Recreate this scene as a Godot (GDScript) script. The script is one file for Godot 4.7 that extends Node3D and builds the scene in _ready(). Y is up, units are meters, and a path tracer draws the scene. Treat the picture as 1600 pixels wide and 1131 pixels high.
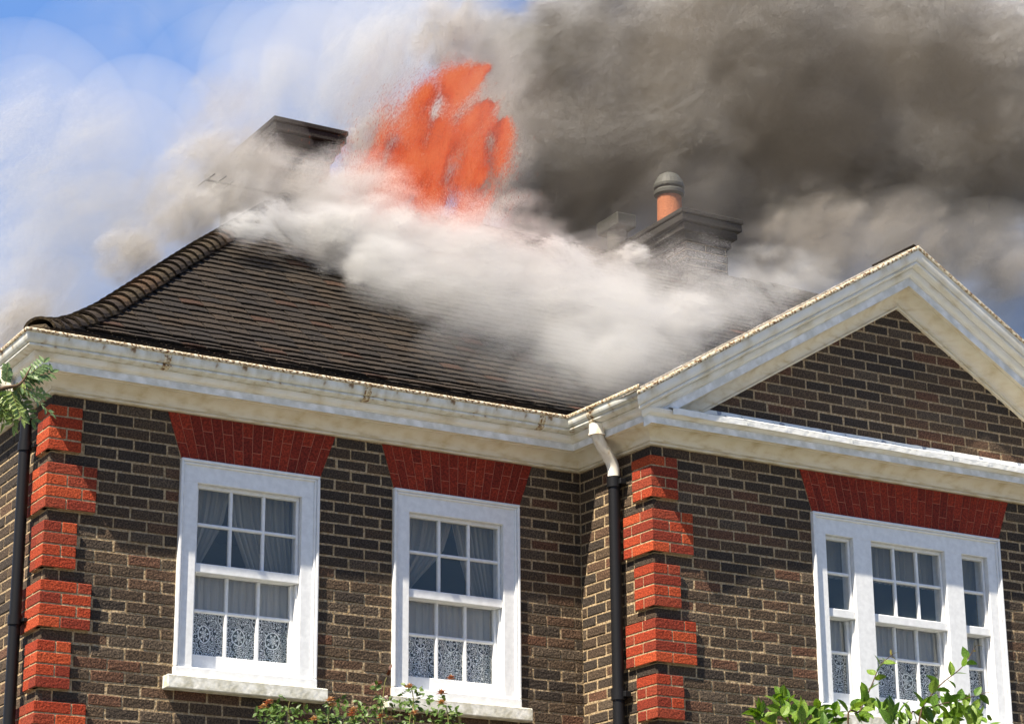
extends Node3D

# ------------------------------------------------------------------ measures (metres)
const Y0 := 6.1            # height of the middle of brick course 0
const COURSE := 0.075
const PITCH := 0.225
const BAY := 0.847         # how far the gabled bay stands in front of the wing
const A := Vector2(0.0, 0.0)          # plan corners (x, z): left end of the wing
const B := Vector2(3.90, 0.0)         # inner corner
const C := Vector2(3.95, BAY)         # front corner of the bay
const APEX_X := 6.16
const RAKE := 0.60
const EYE := Vector3(-4.827, 1.657, 14.06)
const FOCAL := 3788.0
const YAW := 0.52687
const TILT := 0.31906
const ROLL := -0.00795

var rng := RandomNumberGenerator.new()
var cam_x := Vector3.RIGHT
var cam_y := Vector3.UP
var cam_f := Vector3.FORWARD
var M := {}
var house: Node3D
var names := {}


# ------------------------------------------------------------------ mesh builder
class Mb:
	var v := PackedVector3Array()
	var n := PackedVector3Array()
	var uv := PackedVector2Array()

	func tri(a: Vector3, b: Vector3, c: Vector3) -> void:      # counter-clockwise seen from outside
		var nn := (b - a).cross(c - a)
		if nn.length_squared() < 1e-16:
			return
		nn = nn.normalized()
		v.append(a); v.append(c); v.append(b)
		n.append(nn); n.append(nn); n.append(nn)
		uv.append(Vector2.ZERO); uv.append(Vector2.ZERO); uv.append(Vector2.ZERO)

	func quad(a: Vector3, b: Vector3, c: Vector3, d: Vector3) -> void:
		tri(a, b, c)
		tri(a, c, d)

	func tri_uv(a: Vector3, b: Vector3, c: Vector3, ua: Vector2, ub: Vector2, uc: Vector2, na: Vector3, nb: Vector3, nc: Vector3) -> void:
		v.append(a); v.append(c); v.append(b)
		n.append(na); n.append(nc); n.append(nb)
		uv.append(ua); uv.append(uc); uv.append(ub)

	func box(lo: Vector3, hi: Vector3) -> void:
		var p := [Vector3(lo.x, lo.y, lo.z), Vector3(hi.x, lo.y, lo.z), Vector3(hi.x, hi.y, lo.z), Vector3(lo.x, hi.y, lo.z), Vector3(lo.x, lo.y, hi.z), Vector3(hi.x, lo.y, hi.z), Vector3(hi.x, hi.y, hi.z), Vector3(lo.x, hi.y, hi.z)]
		quad(p[4], p[5], p[6], p[7])
		quad(p[1], p[0], p[3], p[2])
		quad(p[0], p[4], p[7], p[3])
		quad(p[5], p[1], p[2], p[6])
		quad(p[7], p[6], p[2], p[3])
		quad(p[0], p[1], p[5], p[4])

	func bevel_box(lo: Vector3, hi: Vector3, b: float) -> void:
		var c := (lo + hi) * 0.5
		var h := (hi - lo) * 0.5
		b = minf(b, minf(h.x, minf(h.y, h.z)) * 0.8)
		var k := h - Vector3(b, b, b)
		for ax in 3:
			var i := (ax + 1) % 3
			var j := (ax + 2) % 3
			for s in [-1.0, 1.0]:
				var q := []
				for t in [[-1, -1], [1, -1], [1, 1], [-1, 1]]:
					var p := Vector3.ZERO
					p[ax] = s * h[ax]; p[i] = t[0] * k[i]; p[j] = t[1] * k[j]
					q.append(c + p)
				if s > 0: quad(q[0], q[1], q[2], q[3])
				else: quad(q[3], q[2], q[1], q[0])
			# edges parallel to ax
			for si in [-1.0, 1.0]:
				for sj in [-1.0, 1.0]:
					var p1 := Vector3.ZERO
					p1[i] = si * h[i]; p1[j] = sj * k[j]
					var p2 := Vector3.ZERO
					p2[i] = si * k[i]; p2[j] = sj * h[j]
					var e := Vector3.ZERO
					e[ax] = k[ax]
					_edge(c, p1, p2, e)
		for sx in [-1.0, 1.0]:
			for sy in [-1.0, 1.0]:
				for sz in [-1.0, 1.0]:
					var a := c + Vector3(sx * h.x, sy * k.y, sz * k.z)
					var bb := c + Vector3(sx * k.x, sy * h.y, sz * k.z)
					var d := c + Vector3(sx * k.x, sy * k.y, sz * h.z)
					if sx * sy * sz > 0: tri(a, bb, d)
					else: tri(a, d, bb)

	func _edge(c: Vector3, p1: Vector3, p2: Vector3, e: Vector3) -> void:
		var nn := (p2 - p1).cross(e)
		if nn.dot(p1 + p2) > 0: quad(c + p1 - e, c + p2 - e, c + p2 + e, c + p1 + e)
		else: quad(c + p1 + e, c + p2 + e, c + p2 - e, c + p1 - e)

	# a polygon (x, y, counter-clockwise) pressed forward to z1, with its front edge chamfered
	func plate(poly: PackedVector2Array, z0: float, z1: float, ch: float, jit: Array = []) -> void:
		var k := poly.size()
		var mid := Vector2.ZERO
		for p in poly: mid += p
		mid /= k
		var inner := PackedVector2Array()
		for i in k:
			var a := poly[(i + k - 1) % k]
			var b := poly[i]
			var c := poly[(i + 1) % k]
			var d1 := (b - a).normalized()
			var d2 := (c - b).normalized()
			var n1 := Vector2(-d1.y, d1.x)
			var n2 := Vector2(-d2.y, d2.x)
			var m := (n1 + n2)
			var den := maxf(1.0 + n1.dot(n2), 0.35)
			inner.append(b + m * ch / den)
		var f := []
		for i in k:
			f.append(Vector3(inner[i].x, inner[i].y, z1 + (jit[i % jit.size()] if jit.size() else 0.0)))
		for i in range(1, k - 1): tri(f[0], f[i], f[i + 1])
		for i in k:
			var j := (i + 1) % k
			var a := Vector3(poly[i].x, poly[i].y, z1 - ch)
			var b := Vector3(poly[j].x, poly[j].y, z1 - ch)
			quad(a, b, f[j], f[i])
			quad(Vector3(poly[i].x, poly[i].y, z0), Vector3(poly[j].x, poly[j].y, z0), b, a)

	func tube(path: Array, rad, seg := 12, cap := true) -> void:
		var rings := []
		var side := Vector3.ZERO
		for i in path.size():
			var t: Vector3 = (path[mini(i + 1, path.size() - 1)] - path[maxi(i - 1, 0)]).normalized()
			if side == Vector3.ZERO: side = t.cross(Vector3(0.31, 0.2, 0.93)).normalized()
			side = (side - t * side.dot(t)).normalized()
			var up := t.cross(side)
			var r: float = rad[i] if rad is Array else rad
			var ring := []
			for k in seg:
				var a := TAU * k / seg
				ring.append([path[i] + (side * cos(a) + up * sin(a)) * r, side * cos(a) + up * sin(a)])
			rings.append(ring)
		for i in path.size() - 1:
			for k in seg:
				var l := (k + 1) % seg
				var p: Array = rings[i][k]; var q: Array = rings[i][l]; var r2: Array = rings[i + 1][l]; var s: Array = rings[i + 1][k]
				tri_uv(p[0], q[0], r2[0], Vector2(), Vector2(), Vector2(), p[1], q[1], r2[1])
				tri_uv(p[0], r2[0], s[0], Vector2(), Vector2(), Vector2(), p[1], r2[1], s[1])
		if cap:
			for k in range(1, seg - 1):
				tri(rings[0][0][0], rings[0][k + 1][0], rings[0][k][0])
				var z: Array = rings[-1]
				tri(z[0][0], z[k][0], z[k + 1][0])

	func mesh() -> ArrayMesh:
		var arr := []
		arr.resize(Mesh.ARRAY_MAX)
		arr[Mesh.ARRAY_VERTEX] = v
		arr[Mesh.ARRAY_NORMAL] = n
		arr[Mesh.ARRAY_TEX_UV] = uv
		var am := ArrayMesh.new()
		am.add_surface_from_arrays(Mesh.PRIMITIVE_TRIANGLES, arr)
		return am


# ------------------------------------------------------------------ nodes
func numbered(called: String) -> String:
	names[called] = names.get(called, -1) + 1
	return called if names[called] == 0 else "%s_%03d" % [called, names[called]]

func part(called: String, mesh: Mesh, mat: Material, parent: Node3D, at := Vector3.ZERO, basis := Basis.IDENTITY) -> MeshInstance3D:
	var o := MeshInstance3D.new()
	o.name = called if parent != self else numbered(called)
	o.mesh = mesh
	o.material_override = mat
	o.transform = Transform3D(basis, at)
	parent.add_child(o, true)
	return o

func group(called: String, parent: Node3D, at := Vector3.ZERO, basis := Basis.IDENTITY) -> Node3D:
	var o := Node3D.new()
	o.name = called if parent != self else numbered(called)
	o.transform = Transform3D(basis, at)
	parent.add_child(o, true)
	return o

func tag(o: Node, label: String, category := "", grp := "", kind := "") -> void:
	if label: o.set_meta("label", label)
	if category: o.set_meta("category", category)
	if grp: o.set_meta("group", grp)
	if kind: o.set_meta("kind", kind)


# ------------------------------------------------------------------ places read off the photograph
func sight(u: float, w: float) -> Vector3:
	return cam_f + cam_x * ((u - 800.0) / FOCAL) - cam_y * ((w - 565.5) / FOCAL)

func at_z(u: float, w: float, z: float) -> Vector3:
	var d := sight(u, w)
	return EYE + d * ((z - EYE.z) / d.z)

func at_x(u: float, w: float, x: float) -> Vector3:
	var d := sight(u, w)
	return EYE + d * ((x - EYE.x) / d.x)


# ------------------------------------------------------------------ materials
func noise_tex(freq: float, octaves: int, lo: Color, hi: Color, sd: int, size := 256, stops: Array = []) -> NoiseTexture2D:
	var nz := FastNoiseLite.new()
	nz.seed = sd
	nz.noise_type = FastNoiseLite.TYPE_SIMPLEX_SMOOTH
	nz.frequency = freq
	nz.fractal_octaves = octaves
	var t := NoiseTexture2D.new()
	t.width = size; t.height = size
	t.seamless = true
	t.noise = nz
	var g := Gradient.new()
	if stops.size():
		g.offsets = PackedFloat32Array(stops.map(func(s): return s[0]))
		g.colors = PackedColorArray(stops.map(func(s): return s[1]))
	else:
		g.offsets = PackedFloat32Array([0.2, 0.8])
		g.colors = PackedColorArray([lo, hi])
	t.color_ramp = g
	return t

func lin(r: float, g: float, b: float) -> Color:
	return Color(r, g, b).linear_to_srgb()

func mat(color: Color, rough := 0.9, tex: Texture2D = null, scale := Vector3.ONE, offset := Vector3.ZERO, bump: Texture2D = null, height := 0.0) -> StandardMaterial3D:
	var m := StandardMaterial3D.new()
	m.albedo_color = color
	m.roughness = rough
	m.metallic_specular = 0.35
	if tex or bump:
		m.uv1_triplanar = true
		m.uv1_world_triplanar = true
		m.uv1_scale = scale
		m.uv1_offset = offset
	if tex: m.albedo_texture = tex
	if bump:
		m.heightmap_enabled = true
		m.heightmap_texture = bump
		m.heightmap_scale = height
	return m


# ------------------------------------------------------------------ the scene
func _ready() -> void:
	rng.seed = 20240611
	# camera
	var rt := Vector3(cos(YAW), 0, sin(YAW))
	cam_f = Vector3(sin(YAW) * cos(TILT), sin(TILT), -cos(YAW) * cos(TILT))
	var up := rt.cross(cam_f)
	cam_x = rt * cos(ROLL) + up * sin(ROLL)
	cam_y = -rt * sin(ROLL) + up * cos(ROLL)
	var cam := Camera3D.new()
	cam.name = "camera"
	cam.fov = rad_to_deg(2.0 * atan(565.5 / FOCAL))
	cam.near = 0.1
	cam.far = 3000.0
	cam.transform = Transform3D(Basis(cam_x, cam_y, -cam_f), EYE)
	add_child(cam)
	# sky, sun, exposure
	var env := Environment.new()
	env.background_mode = Environment.BG_SKY
	env.tonemap_mode = Environment.TONE_MAPPER_LINEAR
	env.tonemap_exposure = 2.65
	env.sdfgi_enabled = true
	env.ssao_enabled = true
	env.ssil_enabled = true
	env.volumetric_fog_enabled = true      # for the haze in the smoke; the rest of the air stays clear
	env.volumetric_fog_density = 0.0
	var sky := Sky.new()
	var pano := PanoramaSkyMaterial.new()
	pano.panorama = sky_picture()
	sky.sky_material = pano
	env.sky = sky
	var we := WorldEnvironment.new()
	we.name = "world"
	we.environment = env
	add_child(we)
	var sun := DirectionalLight3D.new()
	sun.name = "sun"
	sun.light_color = Color(1.0, 0.955, 0.88)
	sun.light_energy = 1.6
	sun.light_angular_distance = 0.53
	sun.shadow_enabled = true
	sun.transform = Transform3D(Basis.looking_at(Vector3(1.0, -1.55, -0.38), Vector3.UP), Vector3(-20, 30, 10))
	add_child(sun)

	make_materials()
	# the large structure
	var g := Mb.new()
	g.quad(Vector3(-400, 0, 400), Vector3(400, 0, 400), Vector3(400, 0, -400), Vector3(-400, 0, -400))
	var ground := part("ground", g.mesh(), M.lawn, self)
	tag(ground, "", "", "", "structure")
	house = group("brick_house", self)
	tag(house, "dark brick house with red quoins, white cornice and pediment, its tiled roof on fire", "house")
	print("walls"); build_walls()
	print("cornice"); build_cornice()
	print("roof"); build_roof()
	print("chimneys"); build_chimneys()
	print("windows"); build_windows()
	print("pipes"); build_pipes()
	print("plants"); build_plants()
	print("fire"); build_fire()
	print("done")


func sky_picture() -> ImageTexture:
	var w := 1024
	var h := 512
	var a := FastNoiseLite.new()
	a.seed = 11; a.frequency = 2.1; a.fractal_octaves = 6; a.fractal_gain = 0.52
	a.domain_warp_enabled = true; a.domain_warp_amplitude = 0.25; a.domain_warp_frequency = 1.7
	var b := FastNoiseLite.new()
	b.seed = 5; b.frequency = 0.9; b.fractal_octaves = 3
	var im := Image.create_empty(w, h, false, Image.FORMAT_RGBF)
	for j in h:
		var el := (0.5 - (j + 0.5) / h) * PI
		var ce := cos(el)
		var se := sin(el)
		var k := pow(clampf(1.0 - maxf(se, 0.0), 0.0, 1.0), 2.2)
		var blue := Vector3(0.044, 0.112, 0.30).lerp(Vector3(0.13, 0.21, 0.335), k)
		for i in w:
			var az := (i + 0.5) / w * TAU
			var d := Vector3(cos(az) * ce, se * 1.5, sin(az) * ce)
			var c := a.get_noise_3dv(d) + b.get_noise_3dv(d) * 0.35
			var cover := smoothstep(-0.05, 0.55, c)
			var white := Vector3(0.31, 0.32, 0.345) * (0.86 + 0.22 * clampf(c, -0.4, 0.6))
			var col := blue.lerp(white, cover * 0.8) if se > -0.02 else Vector3(0.05, 0.06, 0.04)
			im.set_pixel(i, j, Color(col.x, col.y, col.z))
	return ImageTexture.create_from_image(im)


func make_materials() -> void:
	var speck := noise_tex(0.03, 6, Color(0.55, 0.55, 0.55), Color(1, 1, 1), 3, 512)
	var fine := noise_tex(0.02, 6, Color(0.0, 0.0, 0.0), Color(1, 1, 1), 9, 512)
	M.fine = fine
	M.speck = speck
	# dark bricks, eight tints
	M.dark = []
	var tints := [[0.085, 0.068, 0.052], [0.062, 0.053, 0.045], [0.098, 0.076, 0.056], [0.115, 0.078, 0.056], [0.050, 0.044, 0.040], [0.105, 0.089, 0.072], [0.074, 0.058, 0.045], [0.130, 0.074, 0.052]]
	for i in tints.size():
		var t: Array = tints[i]
		M.dark.append(mat(lin(t[0] * 1.28, t[1] * 1.10, t[2] * 0.92), 0.88, speck, Vector3(4.0, 4.0, 4.0), Vector3(i * 0.37, i * 0.21, i * 0.53), fine, 0.25))
	M.sooty = mat(lin(0.035, 0.031, 0.027), 0.9, speck, Vector3(4, 4, 4), Vector3(0.7, 0.1, 0.2), fine, 0.2)
	M.red = []
	var reds := [[0.40, 0.075, 0.030], [0.46, 0.095, 0.036], [0.28, 0.058, 0.032], [0.54, 0.130, 0.048], [0.34, 0.085, 0.045]]
	for i in reds.size():
		var t: Array = reds[i]
		M.red.append(mat(lin(t[0] * 0.86, t[1] * 0.60, t[2] * 0.50), 0.88, noise_tex(0.03, 6, Color(0.66, 0.62, 0.60), Color(1, 1, 1), 21, 512) if i == 0 else M.red[0].albedo_texture, Vector3(4, 4, 4), Vector3(i * 0.31, i * 0.17, i * 0.43), fine, 0.15))
	M.rubbed = []
	var rub := [[0.30, 0.034, 0.014], [0.26, 0.029, 0.013], [0.34, 0.040, 0.016], [0.22, 0.025, 0.012]]
	for i in rub.size():
		var t: Array = rub[i]
		M.rubbed.append(mat(lin(t[0], t[1], t[2]), 0.85, M.red[0].albedo_texture, Vector3(3, 3, 3), Vector3(i * 0.31, i * 0.17, i * 0.43), fine, 0.08))
	M.mortar = mat(lin(0.40, 0.31, 0.195), 0.95, noise_tex(0.05, 5, Color(0.78, 0.74, 0.68), Color(1, 1, 1), 31), Vector3(3, 3, 3), Vector3.ZERO, fine, 0.3)
	M.putty = mat(lin(0.44, 0.17, 0.10), 0.95)
	M.plain_brick = mat(lin(0.16, 0.12, 0.09), 0.95, speck, Vector3(2, 2, 2))
	# paint
	var stain := noise_tex(0.012, 5, Color(), Color(), 41, 512, [[0.0, Color(0.82, 0.76, 0.64)], [0.26, Color(0.93, 0.90, 0.84)], [0.5, Color(0.98, 0.97, 0.95)], [1.0, Color(1, 1, 1)]])
	M.bed = mat(lin(0.67, 0.625, 0.52), 0.75, stain, Vector3(0.9, 3.0, 0.9), Vector3(0.2, 0.1, 0.3), fine, 0.05)
	M.fascia = mat(lin(0.80, 0.81, 0.82), 0.6, noise_tex(0.02, 4, Color(0.86, 0.86, 0.84), Color(1, 1, 1), 43), Vector3(1.5, 1.5, 1.5), Vector3.ZERO, fine, 0.04)
	var rust := noise_tex(0.016, 6, Color(), Color(), 47, 512, [[0.0, Color(0.45, 0.30, 0.16)], [0.13, Color(0.62, 0.50, 0.36)], [0.24, Color(0.86, 0.84, 0.78)], [0.6, Color(0.95, 0.95, 0.93)], [1.0, Color(1, 1, 1)]])
	M.gutter = mat(lin(0.74, 0.75, 0.73), 0.5, rust, Vector3(1.3, 0.9, 1.3), Vector3(0.1, 0.3, 0.6), fine, 0.06)
	var rust2 := noise_tex(0.03, 6, Color(), Color(), 53, 512, [[0.0, Color(0.22, 0.12, 0.06)], [0.34, Color(0.46, 0.28, 0.12)], [0.44, Color(0.85, 0.80, 0.68)], [1.0, Color(1, 1, 1)]])
	M.rim = mat(lin(0.76, 0.75, 0.70), 0.6, rust2, Vector3(2.2, 2.2, 2.2), Vector3.ZERO, fine, 0.1)
	M.rake = mat(lin(0.75, 0.75, 0.72), 0.6, stain, Vector3(0.7, 0.7, 0.7), Vector3(0.5, 0.2, 0.1), fine, 0.05)
	var peel := noise_tex(0.014, 5, Color(), Color(), 59, 512, [[0.0, Color(0.50, 0.53, 0.60)], [0.22, Color(0.55, 0.58, 0.64)], [0.25, Color(0.93, 0.93, 0.91)], [1.0, Color(1, 1, 1)]])
	M.flashing = mat(lin(0.80, 0.80, 0.78), 0.6, peel, Vector3(1.1, 1.1, 1.1), Vector3(0.3, 0.0, 0.0), fine, 0.25)
	M.paint = mat(lin(0.71, 0.72, 0.72), 0.45, noise_tex(0.02, 6, Color(0.95, 0.95, 0.95), Color(1, 1, 1), 61), Vector3(3, 3, 3), Vector3.ZERO, fine, 0.03)
	M.sill = mat(lin(0.70, 0.69, 0.63), 0.8, noise_tex(0.02, 5, Color(0.80, 0.79, 0.74), Color(1, 1, 1), 67), Vector3(2, 2, 2), Vector3.ZERO, fine, 0.1)
	M.pvc = mat(lin(0.78, 0.77, 0.73), 0.4, noise_tex(0.02, 4, Color(0.62, 0.52, 0.38), Color(1, 1, 1), 71, 256, [[0.0, Color(0.60, 0.48, 0.32)], [0.35, Color(0.93, 0.9, 0.84)], [1.0, Color(1, 1, 1)]]), Vector3(3, 1.2, 3))
	M.black = mat(lin(0.009, 0.009, 0.010), 0.42)
	M.black.metallic_specular = 0.3
	# tiles
	M.tile = []
	var lichen := noise_tex(0.035, 6, Color(), Color(), 73, 512, [[0.0, Color(0.34, 0.31, 0.28)], [0.45, Color(0.66, 0.62, 0.58)], [0.62, Color(0.92, 0.88, 0.8)], [0.75, Color(1, 0.97, 0.88)], [1.0, Color(1, 1, 1)]])
	var tl := [[0.060, 0.050, 0.042], [0.075, 0.062, 0.050], [0.048, 0.042, 0.038], [0.090, 0.070, 0.053], [0.105, 0.060, 0.040], [0.20, 0.085, 0.048]]
	for i in tl.size():
		var t: Array = tl[i]
		M.tile.append(mat(lin(t[0] * 0.55, t[1] * 0.53, t[2] * 0.50), 0.9, lichen, Vector3(4, 4, 4), Vector3(i * 0.41, i * 0.13, i * 0.7), fine, 0.4))
	M.hip = mat(lin(0.105, 0.068, 0.040), 0.95, lichen, Vector3(3, 3, 3), Vector3(0.6, 0.1, 0.2), fine, 0.5)
	M.hip2 = mat(lin(0.075, 0.058, 0.036), 0.95, lichen, Vector3(3, 3, 3), Vector3(0.2, 0.7, 0.2), fine, 0.5)
	M.deck = mat(lin(0.05, 0.04, 0.035), 0.95)
	M.slate = mat(lin(0.42, 0.42, 0.42), 0.6, lichen, Vector3(2, 2, 2))
	M.pot = mat(lin(0.46, 0.17, 0.075), 0.85, M.red[0].albedo_texture, Vector3(4, 4, 4), Vector3.ZERO, fine, 0.2)
	M.cowl = mat(lin(0.07, 0.07, 0.06), 0.6)
	M.alu = mat(lin(0.12, 0.12, 0.12), 0.5)
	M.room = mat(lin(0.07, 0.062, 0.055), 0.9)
	var gl := StandardMaterial3D.new()
	gl.albedo_color = Color(0.75, 0.85, 0.85, 0.06)
	gl.transparency = BaseMaterial3D.TRANSPARENCY_ALPHA
	gl.roughness = 0.03
	gl.metallic_specular = 0.6
	M.glass = gl
	M.lawn = mat(lin(0.235, 0.225, 0.205), 0.95, noise_tex(0.03, 5, Color(0.6, 0.6, 0.5), Color(1, 1, 1), 83), Vector3(0.5, 0.5, 0.5))


# ------------------------------------------------------------------ walls
func quoin_ext(row: int) -> float:
	# rows -1..2, 4..7, 9..12, ... carry red quoins (every fifth course is dark); long and short take turns
	if row < -1: return 0.0
	var k := (row + 1) / 5
	if (row + 1) % 5 == 4: return 0.0
	return 0.305 if k % 2 == 1 else 0.19

func clip(poly: PackedVector2Array, p: Vector2, nrm: Vector2) -> PackedVector2Array:
	var out := PackedVector2Array()
	var k := poly.size()
	for i in k:
		var a := poly[i]
		var b := poly[(i + 1) % k]
		var da := (a - p).dot(nrm)
		var db := (b - p).dot(nrm)
		if da >= 0.0: out.append(a)
		if (da >= 0.0) != (db >= 0.0): out.append(a.lerp(b, da / (da - db)))
	return out

var brick_cache := {}
var patch := FastNoiseLite.new()

func brick_mesh(poly: PackedVector2Array, key: String) -> Array:
	# [mesh, centre]; meshes of uncut bricks are shared
	var lo := poly[0]
	var hi := poly[0]
	for p in poly:
		lo = Vector2(minf(lo.x, p.x), minf(lo.y, p.y))
		hi = Vector2(maxf(hi.x, p.x), maxf(hi.y, p.y))
	var mid := (lo + hi) * 0.5
	if key and brick_cache.has(key): return [brick_cache[key], mid]
	var q := PackedVector2Array()
	for p in poly: q.append(p - mid + Vector2(rng.randf_range(-0.0018, 0.0018), rng.randf_range(-0.0018, 0.0018)))
	var mb := Mb.new()
	mb.plate(q, -0.03, 0.0, 0.0045, [rng.randf_range(-0.002, 0.002), rng.randf_range(-0.002, 0.002), rng.randf_range(-0.002, 0.002), rng.randf_range(-0.002, 0.002)])
	var me := mb.mesh()
	if key: brick_cache[key] = me
	return [me, mid]

# rows of stretchers in one stretch of wall: x0, x1 or the quoins bound it; planes cut it
func lay(wall: Node3D, rest: Mb, r0: int, r1: int, x0: float, x1: float, phase: float, planes: Array, quoin := 0, seen := Rect2(-1e3, -1e3, 2e3, 2e3)) -> void:
	var at_wall := wall.position.z * 7.0 + wall.basis.x.z * 3.0
	patch.frequency = 0.9
	for r in range(r0, r1 + 1):
		var a := x0
		var b := x1
		var q := quoin_ext(r)
		if quoin < 0: a = x0 + (q + 0.008 if q > 0 else 0.002)
		if quoin > 0: b = x1 - (q + 0.008 if q > 0 else 0.002)
		var yc := Y0 - COURSE * r
		var ph := phase + (PITCH * 0.5 if posmod(r, 2) else 0.0) + rng.randf_range(-0.007, 0.007)
		var k := floori((a - ph) / PITCH) - 1
		while ph + k * PITCH < b:
			var s := maxf(ph + k * PITCH + 0.006 + rng.randf_range(-0.002, 0.002), a + (0.0 if quoin < 0 else 0.003))
			var e := minf(ph + (k + 1) * PITCH - 0.006 + rng.randf_range(-0.002, 0.002), b - (0.0 if quoin > 0 else 0.003))
			k += 1
			if e - s < 0.022: continue
			var poly := PackedVector2Array([Vector2(s, yc - 0.0315), Vector2(e, yc - 0.0315), Vector2(e, yc + 0.0315), Vector2(s, yc + 0.0315)])
			var cut := false
			for pl in planes:
				var before := poly
				poly = clip(poly, pl[0], pl[1])
				if poly != before: cut = true
			if poly.size() < 3: continue
			var area := 0.0
			for i in poly.size(): area += poly[i].cross(poly[(i + 1) % poly.size()])
			if absf(area) * 0.5 < 0.0006: continue
			var key := ""
			if not cut: key = "%d_%d" % [roundi((e - s) * 250.0), rng.randi() % 5]
			if key and brick_cache.has(key): pass
			var bm := brick_mesh(poly, key)
			var mid: Vector2 = bm[1]
			var dz := rng.randf_range(-0.0025, 0.0025)
			var pos := Vector3(mid.x, mid.y, dz)
			if seen.has_point(mid):
				var firing := patch.get_noise_2d(mid.x + at_wall, mid.y) + rng.randfn() * 0.22
				var mi: int = [2, 3, 5, 7, 3, 2][rng.randi() % 6] if firing > 0.16 else ([4, 1, 6, 4][rng.randi() % 4] if firing < -0.16 else [0, 0, 1, 2, 6, 5][rng.randi() % 6])
				part("brick", bm[0], M.dark[mi], wall, pos, Basis.from_euler(Vector3(rng.randf_range(-0.01, 0.01), rng.randf_range(-0.006, 0.006), rng.randf_range(-0.004, 0.004))))
			else:
				rest.plate(poly, -0.03, dz, 0.0045)

func slab(boxes: Array, z0: float, z1: float) -> Mesh:
	var mb := Mb.new()
	for b in boxes: mb.box(Vector3(b[0], b[2], z0), Vector3(b[1], b[3], z1))
	return mb.mesh()

func wall_node(called: String, label: String, boxes: Array, at: Vector3, basis := Basis.IDENTITY) -> MeshInstance3D:
	var w := part(called, slab(boxes, -0.28, -0.0045), M.mortar, house, at, basis)
	return w

func rest_part(wall: Node3D, rest: Mb) -> void:
	if rest.v.size():
		var o := part("brick_courses", rest.mesh(), M.dark[0], wall)
		o.set_meta("kind", "stuff")

func line_planes(p: Vector2, q: Vector2, keep: Vector2) -> Array:
	var d := (q - p).normalized()
	var nn := Vector2(-d.y, d.x)
	if (keep - p).dot(nn) < 0: nn = -nn
	return [p, nn]

const SOFFIT := 6.2875
const HEAD := 5.985       # top of the window openings
const FOOT := 4.56        # bottom of the window frames
const W1 := [0.873, 1.861]
const W2 := [2.414, 3.392]
const W3 := [5.278, 6.985]
const ROWS := 28

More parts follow.
